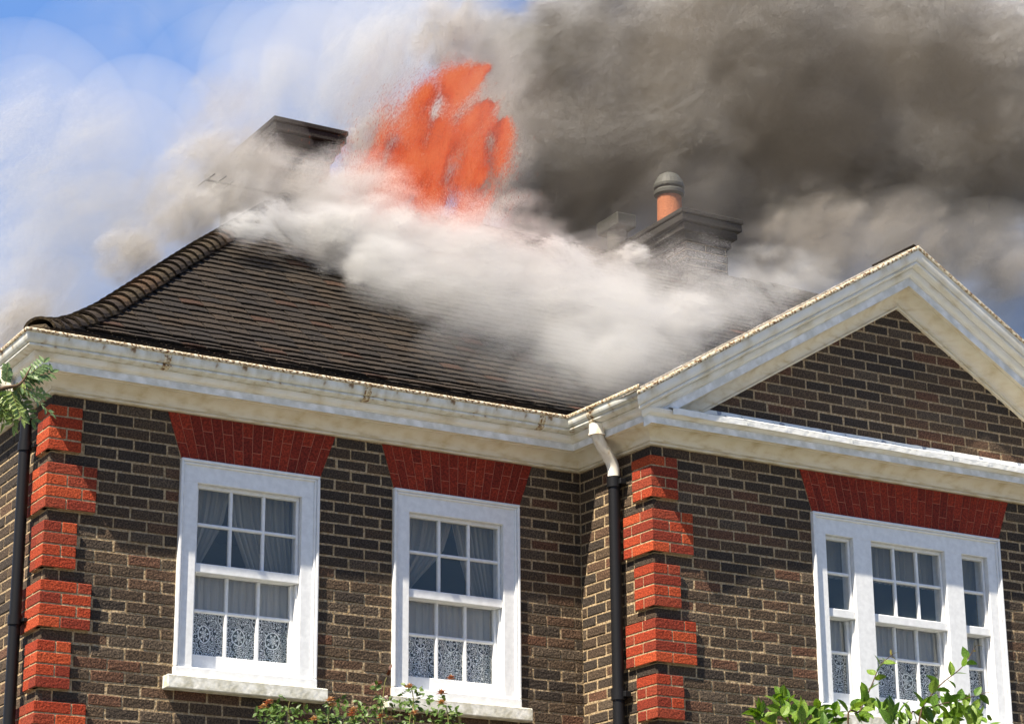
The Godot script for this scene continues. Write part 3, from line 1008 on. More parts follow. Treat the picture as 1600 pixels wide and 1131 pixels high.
# ------------------------------------------------------------------ chimneys
func build_chimneys() -> void:
	for c in [[Vector3(2.86, 10.04, -3.1), 0.70, 1.50], [Vector3(6.98, 10.015, -3.1), 0.70, 1.53]]:
		var o: Vector3 = c[0]
		var w: float = c[1]
		var d: float = c[2]
		var ch := group("chimney", house, Vector3(o.x + w * 0.5, 0, o.z - d * 0.5))
		var steps := [[0.0, 0.0, -0.05], [0.012, -0.05, -0.125], [0.045, -0.125, -0.20], [0.085, -0.20, -0.275]]
		var hw := w * 0.5
		var hd := d * 0.5
		for i in steps.size():
			var mb := Mb.new()
			var s: Array = steps[i]
			mb.bevel_box(Vector3(-hw + s[0], o.y + s[2] + (0.004 if i < 3 else 0.0), -hd + s[0]), Vector3(hw - s[0], o.y + s[1], hd - s[0]), 0.008)
			part("cap" if i == 0 else "corbel", mb.mesh(), M.sooty, ch)
		var bw := hw - 0.115
		var bd := hd - 0.115
		var core := Mb.new()
		core.box(Vector3(-bw + 0.01, 7.9, -bd + 0.01), Vector3(bw - 0.01, o.y - 0.27, bd - 0.01))
		part("stack", core.mesh(), M.mortar, ch)
		var bricks := [Mb.new(), Mb.new(), Mb.new()]
		for r in 22:
			var y := o.y - 0.315 - 0.075 * r
			for face in 4:
				var half := bw if face % 2 == 0 else bd
				var dist := bd if face % 2 == 0 else bw
				var bas := Basis(Vector3.UP, PI * 0.5 * face)
				var x := -half - (0.112 if r % 2 else 0.0)
				while x < half:
					var s := maxf(x + 0.005, -half)
					var e := minf(x + 0.22, half)
					x += 0.225
					if e - s < 0.03: continue
					var t := Mb.new()
					t.plate(PackedVector2Array([Vector2(s, y - 0.0325), Vector2(e, y - 0.0325), Vector2(e, y + 0.0325), Vector2(s, y + 0.0325)]), dist - 0.02, dist, 0.004)
					var dst: Mb = bricks[rng.randi() % 3]
					for k in range(0, t.v.size(), 3): dst.tri(bas * t.v[k], bas * t.v[k + 2], bas * t.v[k + 1])
		for i in 3:
			var p := part("brick_courses", bricks[i].mesh(), M.sooty if i else M.dark[4], ch)
			p.set_meta("kind", "stuff")
	# pot and cowl on the far stack
	var pot := group("chimney_pot", house, Vector3(7.30, 10.0, -3.77))
	part("pot", lathe([[0.0, 0.0], [0.135, 0.0], [0.135, 0.04], [0.125, 0.06], [0.118, 0.30], [0.118, 0.42], [0.0, 0.42]]), M.pot, pot)
	part("cowl", lathe([[0.0, 0.40], [0.120, 0.405], [0.146, 0.425], [0.150, 0.455], [0.132, 0.475], [0.148, 0.495], [0.150, 0.52], [0.128, 0.575], [0.10, 0.62], [0.06, 0.645], [0.0, 0.65]]), M.cowl, pot)
	var p2 := group("chimney_pot", house, Vector3(7.14, 10.0, -4.45))
	part("pot", lathe([[0.0, 0.0], [0.12, 0.0], [0.12, 0.03], [0.105, 0.05], [0.10, 0.26], [0.0, 0.26]]), M.cowl, p2)
	var plate := Mb.new()
	plate.bevel_box(Vector3(-0.12, 0.25, -0.19), Vector3(0.10, 0.385, 0.19), 0.012)
	part("cowl", plate.mesh(), M.cowl, p2)

func lathe(prof: Array, seg := 24) -> Mesh:
	var mb := Mb.new()
	for j in prof.size() - 1:
		for k in seg:
			var a0 := TAU * k / seg
			var a1 := TAU * (k + 1) / seg
			var r0: float = prof[j][0]
			var r1: float = prof[j + 1][0]
			var y0: float = prof[j][1]
			var y1: float = prof[j + 1][1]
			mb.quad(Vector3(sin(a0) * r0, y0, cos(a0) * r0), Vector3(sin(a1) * r0, y0, cos(a1) * r0), Vector3(sin(a1) * r1, y1, cos(a1) * r1), Vector3(sin(a0) * r1, y1, cos(a0) * r1))
	return mb.mesh()


# ------------------------------------------------------------------ windows
const WH := 1.42

func build_windows() -> void:
	M.net = fabric(lin(0.58, 0.55, 0.50), 0.6)
	M.drape = fabric(lin(0.27, 0.25, 0.21), 1.0)
	M.lace = fabric(lin(0.90, 0.88, 0.85), 1.0)
	M.lace.albedo_texture = lace_picture()
	M.lace.transparency = BaseMaterial3D.TRANSPARENCY_ALPHA_SCISSOR
	M.lace.alpha_scissor_threshold = 0.5
	sash_window(W1[0], W1[1] - W1[0], 0.0, [[0.125, 0.865, 3]])
	sash_window(W2[0], W2[1] - W2[0], 0.0, [[0.125, 0.855, 3]])
	sash_window(W3[0], W3[1] - W3[0], BAY, [[0.12, 0.36, 1], [0.52, 1.19, 3], [1.35, 1.59, 1]])
	# curtains hang inside, each a thing of its own
	net(W1[0] + 0.10, W1[0] + 0.90, 0.0, "white lace half curtain behind the lower panes of the leftmost window", 3)
	net(W2[0] + 0.10, W2[0] + 0.89, 0.0, "white lace half curtain in the window between the left window and the downpipe", 5)
	net(W3[0] + 0.50, W3[0] + 1.21, BAY, "white lace half curtain behind the wide middle sash of the bay window", 7)
	net(W3[0] + 0.10, W3[0] + 0.38, BAY, "narrow lace half curtain behind the left side light of the bay window", 9)
	net(W3[0] + 1.33, W3[0] + 1.61, BAY, "narrow lace half curtain behind the right side light of the bay window", 11)
	drape(W1[0], 0.0, [[0.09, 0.45], [0.09, 0.40], [0.09, 0.27], [0.09, 0.13]], "grey curtain drawn aside to the left in the leftmost window", 6.0)
	drape(W1[0], 0.0, [[0.43, 0.98], [0.47, 0.98], [0.57, 0.98], [0.67, 0.98]], "grey pleated curtain hanging over the right panes of the leftmost window", 12.0)
	drape(W2[0], 0.0, [[0.08, 0.58], [0.08, 0.50], [0.08, 0.27], [0.08, 0.12]], "grey curtain drawn aside to the left in the second window", 6.0)
	drape(W2[0], 0.0, [[0.56, 0.98], [0.62, 0.98], [0.70, 0.98], [0.78, 0.98]], "grey curtain drawn aside to the right in the second window", 9.0)
	drape(W3[0], BAY, [[0.48, 1.34], [0.48, 1.34], [0.48, 1.34]], "short grey curtain across the upper panes of the bay window", 18.0, 0.29)
	drape(W3[0], BAY, [[0.08, 0.50], [0.08, 0.50], [0.08, 0.50]], "short grey curtain across the left side light of the bay window", 8.0, 0.30)
	drape(W3[0], BAY, [[1.35, 1.70], [1.35, 1.70], [1.35, 1.70]], "short grey curtain across the right side light of the bay window", 8.0, 0.28)

func fabric(c: Color, alpha: float) -> StandardMaterial3D:
	var m := StandardMaterial3D.new()
	m.albedo_color = Color(c.r, c.g, c.b, alpha)
	m.roughness = 1.0
	m.specular_mode = BaseMaterial3D.SPECULAR_DISABLED
	m.cull_mode = BaseMaterial3D.CULL_DISABLED
	m.backlight_enabled = true
	m.backlight = Color(0.5, 0.5, 0.5)
	if alpha < 1.0: m.transparency = BaseMaterial3D.TRANSPARENCY_ALPHA
	return m

func lace_picture() -> ImageTexture:
	# scrolls, petals and a fine net, one repeat
	var k := 256
	var nz := FastNoiseLite.new()
	nz.seed = 4; nz.frequency = 0.018; nz.fractal_octaves = 2
	var base := nz.get_seamless_image(k, k)
	var im := Image.create_empty(k, k, false, Image.FORMAT_RGBA8)
	for j in k:
		for i in k:
			var c := base.get_pixel(i, j).r
			var on := fposmod(c * 5.0, 1.0) < 0.42
			for o in [[70.0, 80.0, 0.3, 34.0], [190.0, 170.0, 1.1, 40.0], [200.0, 40.0, 2.0, 22.0], [60.0, 205.0, 0.8, 24.0]]:
				var dx: float = i - o[0]
				var dy: float = j - o[1]
				var r: float = sqrt(dx * dx + dy * dy) / o[3]
				if r > 1.25: continue
				var a: float = atan2(dy, dx) + o[2]
				var edge := 0.72 + 0.28 * cos(a * 7.0)
				on = (r < edge and absf(r - edge * 0.62) > 0.07 and r > 0.16) or (r < 0.10) or (r > 1.08)
			im.set_pixel(i, j, Color(1, 1, 1, 1.0 if on else 0.0))
	return ImageTexture.create_from_image(im)

func cloth(mb: Mb, edges: Array, y0: float, y1: float, z: float, folds: float, amp: float, ph: float, uvs := 0.30) -> void:
	var nu := 72
	var nv := 10
	var g := []
	for j in nv + 1:
		var v := float(j) / nv
		var e := v * (edges.size() - 1)
		var k := mini(int(e), edges.size() - 2)
		var l := lerpf(edges[k][0], edges[k + 1][0], e - k)
		var r := lerpf(edges[k][1], edges[k + 1][1], e - k)
		var row := []
		for i in nu + 1:
			var u := float(i) / nu
			var w := sin(u * folds * TAU + ph + 0.8 * sin(u * 7.0 + ph)) * amp + sin(u * folds * 2.3 * TAU + ph * 2.0) * amp * 0.35
			row.append(Vector3(lerpf(l, r, u), lerpf(y0, y1, v), z + w))
		g.append(row)
	for j in nv:
		for i in nu:
			var p: Vector3 = g[j + 1][i]; var q: Vector3 = g[j + 1][i + 1]; var r: Vector3 = g[j][i + 1]; var s: Vector3 = g[j][i]
			var n := (q - p).cross(s - p).normalized()
			var f := func(x: Vector3) -> Vector2: return Vector2(x.x / uvs * 1.25, -x.y / uvs)
			mb.tri_uv(p, q, r, f.call(p), f.call(q), f.call(r), n, n, n)
			mb.tri_uv(p, r, s, f.call(p), f.call(r), f.call(s), n, n, n)

func net(x0: float, x1: float, z: float, label: String, sd: int) -> void:
	var o := group("net_curtain", self, Vector3(0, HEAD, z))
	tag(o, label, "curtain", "net curtains behind the lower sashes")
	var wide := x1 - x0
	var mb := Mb.new()
	cloth(mb, [[x0, x1], [x0, x1]], -0.69, -0.95, -0.15, wide * 16.0, 0.010, sd)
	part("voile", mb.mesh(), M.net, o)
	mb = Mb.new()
	cloth(mb, [[x0, x1], [x0, x1]], -0.95, -1.32, -0.15, wide * 7.0, 0.012, sd)
	part("lace_border", mb.mesh(), M.lace, o)
	mb = Mb.new()
	mb.tube([Vector3(x0 - 0.04, -0.685, -0.15), Vector3(x1 + 0.04, -0.685, -0.15)], 0.006, 8)
	part("rod", mb.mesh(), M.paint, o)

func drape(wx: float, z: float, edges: Array, label: String, folds: float, drop := 0.74) -> void:
	var o := group("curtain", self, Vector3(0, HEAD, z))
	tag(o, label, "curtain", "grey curtains behind the upper sashes")
	var e := []
	for k in edges: e.append([wx + k[0], wx + k[1]])
	var mb := Mb.new()
	cloth(mb, e, -0.10, -0.10 - drop, -0.21, folds, 0.016, folds)
	part("cloth", mb.mesh(), M.drape, o)
	mb = Mb.new()
	mb.tube([Vector3(wx + edges[0][0] - 0.03, -0.09, -0.21), Vector3(wx + edges[0][1] + 0.03, -0.09, -0.21)], 0.010, 8)
	part("rail", mb.mesh(), M.paint, o)

func sash_window(x0: float, w: float, z: float, lights: Array) -> void:
	var o := group("window", house, Vector3(x0, HEAD, z))
	var mb := Mb.new()
	var top := -0.150
	var foot := -1.355
	# flat face of the box frame: head, foot, jambs and mullions
	mb.bevel_box(Vector3(0.004, top, -0.14), Vector3(w - 0.004, -0.004, 0.006), 0.003)
	mb.bevel_box(Vector3(-0.002, -WH, -0.14), Vector3(w + 0.002, foot, 0.030), 0.006)
	var xs := [0.004]
	for l in lights: xs += [l[0], l[1]]
	xs.append(w - 0.004)
	for i in range(0, xs.size(), 2): mb.bevel_box(Vector3(xs[i], foot - 0.004, -0.14), Vector3(xs[i + 1], top + 0.004, 0.0055), 0.003)
	part("frame", mb.mesh(), M.paint, o)
	# moulding round the frame
	mb = Mb.new()
	for st in [[0.0, 0.020, 0.030], [0.020, 0.036, 0.020]]:
		mb.bevel_box(Vector3(st[0], -st[1], -0.02), Vector3(w - st[0], -st[0], st[2]), 0.005)
		mb.bevel_box(Vector3(st[0], foot, -0.02), Vector3(st[1], -st[1] + 0.001, st[2] - 0.001), 0.005)
		mb.bevel_box(Vector3(w - st[1], foot, -0.02), Vector3(w - st[0], -st[1] + 0.001, st[2] - 0.001), 0.005)
	part("architrave", mb.mesh(), M.paint, o)
	for l in lights:
		var a: float = l[0]
		var b: float = l[1]
		var cols: int = l[2]
		sash(o, "upper_sash", a, b, cols, top, -0.728, [0.024, 0.056], -0.413, -0.030, 0.022)
		sash(o, "lower_sash", a, b, cols, -0.725, foot, [0.010, 0.104], -0.968, -0.070, 0.036)
		# staff bead beside the lower sash, and the meeting rail standing proud
		mb = Mb.new()
		mb.bevel_box(Vector3(a + 0.001, -0.732, -0.07), Vector3(b - 0.001, -0.672, -0.012), 0.004)
		mb.bevel_box(Vector3(a, foot, -0.066), Vector3(a + 0.014, -0.735, -0.036), 0.003)
		mb.bevel_box(Vector3(b - 0.014, foot, -0.066), Vector3(b, -0.735, -0.036), 0.003)
		part("meeting_rail", mb.mesh(), M.paint, o)
	mb = Mb.new()
	var s0 := -0.065
	var s1 := w + 0.055
	mb.bevel_box(Vector3(s0, -WH - 0.088, -0.10), Vector3(s1, -WH - 0.002, 0.085), 0.006)
	part("sill", mb.mesh(), M.sill, o)

func sash(o: Node3D, called: String, a: float, b: float, cols: int, y1: float, y0: float, rails: Array, mid: float, z: float, stile: float) -> void:
	var mb := Mb.new()
	var d := 0.036
	mb.bevel_box(Vector3(a + 0.002, y1 - rails[0], z - d), Vector3(b - 0.002, y1, z), 0.003)
	mb.bevel_box(Vector3(a + 0.002, y0, z - d), Vector3(b - 0.002, y0 + rails[1], z), 0.003)
	mb.bevel_box(Vector3(a + 0.002, y0 + 0.01, z - d), Vector3(a + stile, y1 - 0.01, z - 0.001), 0.003)
	mb.bevel_box(Vector3(b - stile, y0 + 0.01, z - d), Vector3(b - 0.002, y1 - 0.01, z - 0.001), 0.003)
	part(called, mb.mesh(), M.paint, o)
	var l := a + stile
	var r := b - stile
	var t: float = y1 - rails[0]
	var f: float = y0 + rails[1]
	var bar := 0.011
	mb = Mb.new()
	mb.bevel_box(Vector3(l - 0.003, mid - bar, z - d + 0.003), Vector3(r + 0.003, mid + bar, z - 0.003), 0.006)
	part("glazing_bar", mb.mesh(), M.paint, o)
	for i in range(1, cols):
		var x := lerpf(l, r, float(i) / cols)
		mb = Mb.new()
		mb.bevel_box(Vector3(x - bar, f - 0.003, z - d + 0.002), Vector3(x + bar, t + 0.003, z - 0.002), 0.006)
		part("glazing_bar", mb.mesh(), M.paint, o)
	for i in cols:
		for j in 2:
			var xa := lerpf(l, r, float(i) / cols)
			var xb := lerpf(l, r, float(i + 1) / cols)
			var ya := f if j == 0 else mid
			var yb := mid if j == 0 else t
			mb = Mb.new()
			# old glass, a little out of true
			var e := [rng.randf_range(-0.0012, 0.0012), rng.randf_range(-0.0012, 0.0012), rng.randf_range(-0.0012, 0.0012)]
			mb.quad(Vector3(xa, ya, z - 0.022 + e[0]), Vector3(xb, ya, z - 0.022 + e[1]), Vector3(xb, yb, z - 0.022 + e[1] + e[2] - e[0]), Vector3(xa, yb, z - 0.022 + e[2]))
			part("pane", mb.mesh(), M.glass, o)


# ------------------------------------------------------------------ rainwater pipes and aerial
func curve(pts: Array, k := 6) -> Array:
	var out := []
	for i in pts.size() - 1:
		var p0: Vector3 = pts[maxi(i - 1, 0)]; var p1: Vector3 = pts[i]; var p2: Vector3 = pts[i + 1]; var p3: Vector3 = pts[mini(i + 2, pts.size() - 1)]
		for j in k:
			out.append(p1.cubic_interpolate(p2, p0, p3, float(j) / k))
	out.append(pts[-1])
	return out

func build_pipes() -> void:
	# by the bay
	var o := group("downpipe", house)
	var mb := Mb.new()
	var px := 3.862
	var pz := 0.505
	mb.tube(curve([Vector3(3.715, 6.50, 0.53), Vector3(3.715, 6.44, 0.53), Vector3(3.722, 6.385, 0.53), Vector3(3.785, 6.30, 0.52), Vector3(3.845, 6.225, 0.51), Vector3(px, 6.16, pz), Vector3(px, 6.10, pz)], 5), 0.043, 16)
	part("swan_neck", mb.mesh(), M.pvc, o)
	mb = Mb.new()
	mb.tube([Vector3(3.715, 6.48, 0.53), Vector3(3.715, 6.405, 0.53)], 0.054, 16)
	mb.tube([Vector3(3.715, 6.413, 0.53), Vector3(3.715, 6.400, 0.53)], 0.058, 16)
	part("socket", mb.mesh(), M.pvc, o)
	mb = Mb.new()
	mb.tube([Vector3(px, 6.15, pz), Vector3(px, 0.05, pz)], 0.041, 18)
	part("pipe", mb.mesh(), M.black, o)
	for y in [6.13, 4.66]:
		mb = Mb.new()
		mb.tube([Vector3(px, y, pz), Vector3(px, y - 0.075, pz)], 0.050, 18)
		mb.bevel_box(Vector3(px + 0.005, y - 0.06, pz - 0.075), Vector3(px + 0.055, y - 0.02, pz + 0.075), 0.004)
		part("bracket", mb.mesh(), M.black, o)
	# on the left end wall
	o = group("downpipe", house)
	px = -0.085
	pz = -0.247
	mb = Mb.new()
	mb.tube(curve([Vector3(-0.225, 6.50, -0.30), Vector3(-0.225, 6.42, -0.30), Vector3(-0.16, 6.33, -0.28), Vector3(px, 6.25, pz), Vector3(px, 6.18, pz)], 5), 0.040, 14)
	part("swan_neck", mb.mesh(), M.pvc, o)
	mb = Mb.new()
	mb.tube([Vector3(px, 6.24, pz), Vector3(px, 0.05, pz)], 0.037, 18)
	part("pipe", mb.mesh(), M.black, o)
	for y in [6.02, 4.90]:
		mb = Mb.new()
		mb.tube([Vector3(px, y, pz), Vector3(px, y - 0.06, pz)], 0.045, 18)
		mb.bevel_box(Vector3(px + 0.03, y - 0.045, pz - 0.06), Vector3(-0.004, y - 0.02, pz + 0.07), 0.004)
		part("bracket", mb.mesh(), M.black, o)
	# television aerial on the near stack
	var ae := group("television_aerial", self, Vector3(2.80, 9.45, -3.3))
	tag(ae, "thin dark television aerial fixed to the smoke-wrapped chimney above the hip", "aerial")
	var p0 := at_z(322, 281, -3.0) - ae.position
	var p1 := at_z(432, 303, -3.0) - ae.position
	mb = Mb.new()
	mb.tube([p0, p1], 0.010, 8)
	part("boom", mb.mesh(), M.alu, ae)
	mb = Mb.new()
	mb.tube([p1, Vector3(p1.x + 0.02, p1.y - 0.5, -0.02)], 0.014, 8)
	part("mast", mb.mesh(), M.alu, ae)
	for k in 4:
		var q := p0.lerp(p1, 0.0 + 0.16 * k)
		mb = Mb.new()
		mb.tube([q + Vector3(0.0, -0.01, 0.17), q + Vector3(0.0, 0.01, -0.17)], 0.006, 6)
		part("element", mb.mesh(), M.alu, ae)


# ------------------------------------------------------------------ plants
func leaf_mesh(ln: float, wd: float, fold: float, curl: float) -> Mesh:
	# along +z, midrib folded, tip curled down
	var mb := Mb.new()
	var k := 5
	var mid := []
	var l := []
	var r := []
	for i in k + 1:
		var t := float(i) / k
		var w := wd * 0.5 * pow(sin(PI * pow(t, 0.8)), 0.9) if i < k else 0.0
		var y := -curl * ln * t * t
		mid.append(Vector3(0, y, t * ln))
		l.append(Vector3(-w, y + w * fold, t * ln))
		r.append(Vector3(w, y + w * fold, t * ln))
	for i in k:
		mb.quad(mid[i], l[i], l[i + 1], mid[i + 1])
		mb.quad(r[i], mid[i], mid[i + 1], r[i + 1])
	return mb.mesh()

func leaf_mat(c: Color, back: Color) -> StandardMaterial3D:
	var m := mat(c, 0.45, M.speck, Vector3(6, 6, 6))
	m.cull_mode = BaseMaterial3D.CULL_DISABLED
	m.backlight_enabled = true
	m.backlight = back
	return m

func facing(dir: Vector3, up: Vector3) -> Basis:
	var z := dir.normalized()
	var x := up.cross(z)
	if x.length() < 1e-3: x = Vector3.RIGHT.cross(z)
	x = x.normalized()
	return Basis(x, z.cross(x), z)

func rand_dir() -> Vector3:
	return Vector3(rng.randfn(), rng.randfn(), rng.randfn()).normalized()

func build_plants() -> void:
	M.wood = mat(lin(0.16, 0.10, 0.06), 0.9, M.speck, Vector3(8, 8, 8))
	M.stem = mat(lin(0.16, 0.15, 0.05), 0.8)
	M.leaf = [leaf_mat(lin(0.20, 0.36, 0.04), Color(0.75, 0.8, 0.35)), leaf_mat(lin(0.27, 0.42, 0.06), Color(0.8, 0.85, 0.4)), leaf_mat(lin(0.13, 0.26, 0.035), Color(0.6, 0.7, 0.3)), leaf_mat(lin(0.30, 0.26, 0.05), Color(0.8, 0.75, 0.4))]
	M.rose_leaf = [leaf_mat(lin(0.085, 0.16, 0.04), Color(0.5, 0.55, 0.25)), leaf_mat(lin(0.13, 0.22, 0.05), Color(0.6, 0.65, 0.3)), leaf_mat(lin(0.20, 0.28, 0.08), Color(0.6, 0.65, 0.3)), leaf_mat(lin(0.16, 0.06, 0.035), Color(0.6, 0.4, 0.3))]
	M.rowan = [leaf_mat(lin(0.20, 0.30, 0.12), Color(0.6, 0.7, 0.35)), leaf_mat(lin(0.34, 0.44, 0.13), Color(0.6, 0.7, 0.4)), leaf_mat(lin(0.42, 0.36, 0.06), Color(0.8, 0.75, 0.3))]
	M.petal = [leaf_mat(lin(0.72, 0.48, 0.24), Color(0.7, 0.5, 0.3)), leaf_mat(lin(0.78, 0.52, 0.28), Color(0.7, 0.5, 0.35)), leaf_mat(lin(0.62, 0.32, 0.17), Color(0.7, 0.4, 0.3)), leaf_mat(lin(0.75, 0.66, 0.62), Color(0.7, 0.6, 0.6))]
	shrub()
	rose()
	rowan()

func shrub() -> void:
	var z := 1.55
	var o := group("leafy_shrub", self, Vector3(at_z(1360, 1200, z).x, 0, z))
	tag(o, "bright green broad-leaved shrub reaching up in front of the bay window", "shrub")
	var base := o.position
	var shapes := [leaf_mesh(0.125, 0.074, 0.25, 0.15), leaf_mesh(0.14, 0.066, 0.35, 0.25), leaf_mesh(0.105, 0.072, 0.2, 0.05), leaf_mesh(0.07, 0.024, 0.3, 0.2)]
	var shoots := [
		[[1330, 1160], [1345, 1110], [1362, 1072], [1376, 1040], [1396, 1022]],
		[[1420, 1160], [1438, 1112], [1468, 1072], [1504, 1042], [1526, 1008]],
		[[1432, 1150], [1452, 1108], [1500, 1094], [1542, 1082]],
		[[1225, 1165], [1235, 1118], [1228, 1095], [1222, 1086]],
		[[1190, 1170], [1188, 1128], [1183, 1112]],
		[[1262, 1170], [1275, 1125], [1280, 1106]],
		[[1300, 1170], [1308, 1130], [1302, 1108]],
		[[1395, 1170], [1392, 1130], [1385, 1100]],
		[[1475, 1175], [1482, 1135], [1490, 1115]],
	]
	var count := 0
	for s in shoots.size():
		var zz := z + rng.randf_range(-0.18, 0.18)
		var pts := [Vector3(base.x + rng.randf_range(-0.25, 0.25), 0.0, z + rng.randf_range(-0.1, 0.1)), Vector3(base.x + rng.randf_range(-0.3, 0.3), 2.4, z)]
		for p in shoots[s]: pts.append(at_z(p[0], p[1], zz))
		var path := curve(pts, 6)
		var loc := []
		var rad := []
		for i in path.size():
			loc.append(path[i] - base)
			rad.append(lerpf(0.014, 0.0022, pow(float(i) / (path.size() - 1), 0.5)))
		var mb := Mb.new()
		mb.tube(loc, rad, 7)
		part("stem", mb.mesh(), M.wood if s < 3 else M.stem, o)
		# leaves in turn along the part that shows
		var n := path.size()
		var i0: int = n - 6 * (shoots[s].size() - 1) - 2
		for i in range(i0, n):
			var f := float(i - i0) / (n - i0)
			if s < 3 and i % 4 == 1 and f < 0.95: continue
			var t: Vector3 = (path[mini(i + 1, n - 1)] - path[maxi(i - 1, 0)]).normalized()
			var ang := i * 2.4 + s
			var across := t.cross(Vector3(sin(ang), 0.2, cos(ang))).normalized()
			var dir := (across * 1.0 + t * rng.randf_range(0.3, 1.1) + Vector3(0, 0.1, 0)).normalized()
			var k := 1.0 - 0.3 * f
			var tip := f > 0.88 and s < 3
			part("leaf", shapes[3 if tip else rng.randi() % 3], M.leaf[3 if tip else rng.randi() % 3], o, loc[i], facing(dir, Vector3.UP + rand_dir() * 0.7).scaled(Vector3(k, k, k)))
			count += 1
	# the mass of leaves below
	for k in 150:
		var u := rng.randf_range(1172, 1545)
		var hump := 1106.0 + 14.0 * sin(u * 0.045) + 10.0 * absf(u - 1380.0) / 200.0
		var p := at_z(u, hump + absf(rng.randfn()) * 26.0, z + rng.randf_range(-0.25, 0.25))
		var dir := (Vector3(0, 0.8, 0.25) + rand_dir() * 0.9).normalized()
		var sc := rng.randf_range(0.65, 1.05)
		part("leaf", shapes[rng.randi() % 3], M.leaf[[0, 1, 2, 1, 0][rng.randi() % 5]], o, p - base, facing(dir, Vector3(0, 0.5, 1) + rand_dir() * 0.8).scaled(Vector3(sc, sc, sc)))

func rose() -> void:
	var z := 0.45
	var o := group("climbing_rose", self, Vector3(2.25, 0, z))
	tag(o, "climbing rose with faded peach blooms below the two left windows", "rose bush")
	var base := o.position
	var shapes := [leaf_mesh(0.040, 0.024, 0.3, 0.2), leaf_mesh(0.034, 0.022, 0.2, 0.3), leaf_mesh(0.046, 0.024, 0.4, 0.1)]
	var tips := [[425, 1108], [452, 1095], [505, 1120], [522, 1098], [558, 1110], [585, 1080], [604, 1058], [640, 1072], [655, 1090], [692, 1098], [712, 1112], [480, 1125], [540, 1128], [612, 1120], [670, 1122], [440, 1128]]
	var zs := []
	var leaves := 0
	for i in tips.size():
		var zz := z + rng.randf_range(-0.12, 0.2)
		zs.append(zz)
		var tip := at_z(tips[i][0], tips[i][1], zz)
		var low := Vector3(lerpf(base.x, tip.x, 0.7) + rng.randf_range(-0.1, 0.1), 3.5, z)
		var path := curve([Vector3(base.x + rng.randf_range(-0.15, 0.15), 0, z), Vector3(base.x + rng.randf_range(-0.3, 0.3), 2.0, z), low, tip + Vector3(rng.randf_range(-0.06, 0.06), -0.16, -0.02), tip], 8)
		var loc := []
		var rad := []
		for k in path.size():
			loc.append(path[k] - base)
			rad.append(lerpf(0.010, 0.002, float(k) / (path.size() - 1)))
		var mb := Mb.new()
		mb.tube(loc, rad, 6)
		part("stem", mb.mesh(), M.stem, o)
		# sprays of leaflets
		for k in 4:
			var at: Vector3 = path[path.size() - 2 - k * 3]
			var dir := (rand_dir() + Vector3(0, 0.35, 0.5)).normalized()
			for m in 5:
				var sd := dir.cross(Vector3.UP).normalized() * (1.0 if m % 2 else -1.0)
				var lp := at + dir * (0.02 + 0.018 * (m / 2))
				var ld := dir if m == 4 else (sd + dir * 0.5).normalized()
				part("leaf", shapes[rng.randi() % 3], M.rose_leaf[[0, 0, 1, 1, 2, 2, 1][rng.randi() % 7] if i != 6 else 3], o, lp - base, facing(ld, Vector3(0, 0.6, 0.6) + rand_dir() * 0.6))
				leaves += 1
	# loose leaves that fill the foot of the picture
	var fill := Mb.new()
	for k in 420:
		var u := rng.randf_range(400, 715)
		var hump := 1104.0 - 24.0 * exp(-pow((u - 640.0) / 55.0, 2.0)) - 6.0 * sin(u * 0.06)
		var p := at_z(u, hump + absf(rng.randfn()) * 30.0, z + rng.randf_range(-0.2, 0.25)) - base
		var dir := (rand_dir() + Vector3(0, 0.2, 0.3)).normalized()
		var b := facing(dir, Vector3(0, 0.6, 0.6) + rand_dir() * 0.7)
		var src: Array = shapes[k % 3].surface_get_arrays(0)
		var vs: PackedVector3Array = src[Mesh.ARRAY_VERTEX]
		for t in range(0, vs.size(), 3): fill.tri(p + b * vs[t], p + b * vs[t + 2], p + b * vs[t + 1])
	var fo := part("foliage", fill.mesh(), M.rose_leaf[1], o)
	fo.set_meta("kind", "stuff")
	# blooms
	var ps := [leaf_mesh(0.027, 0.024, 0.5, -0.4), leaf_mesh(0.031, 0.027, 0.4, 0.5)]
	var blooms := [[411, 1107, 0], [420, 1100, 2], [516, 1096, 1], [520, 1104, 0], [553, 1112, 0], [550, 1119, 2], [491, 1126, 0], [640, 1075, 1], [610, 1126, 1], [690, 1100, 0], [646, 1117, 1], [596, 1122, 2], [603, 1096, 3], [705, 1062, 2], [690, 1085, 2]]
	for bl in blooms:
		var c := at_z(bl[0], bl[1], z + 0.16)
		var f := group("bloom", o, c - base)
		for k in 16:
			var a := k * 2.4
			var e := 0.2 + 1.1 * k / 16.0
			var dir := Vector3(sin(a) * sin(e), cos(e) * 0.8, cos(a) * sin(e)).normalized()
			part("petal", ps[k % 2], M.petal[bl[2] if k % 4 else (bl[2] + 1) % 3], f, dir * 0.006 + rand_dir() * 0.003, facing(dir, -Vector3(sin(a), 0, cos(a)) + Vector3.UP * 0.3))

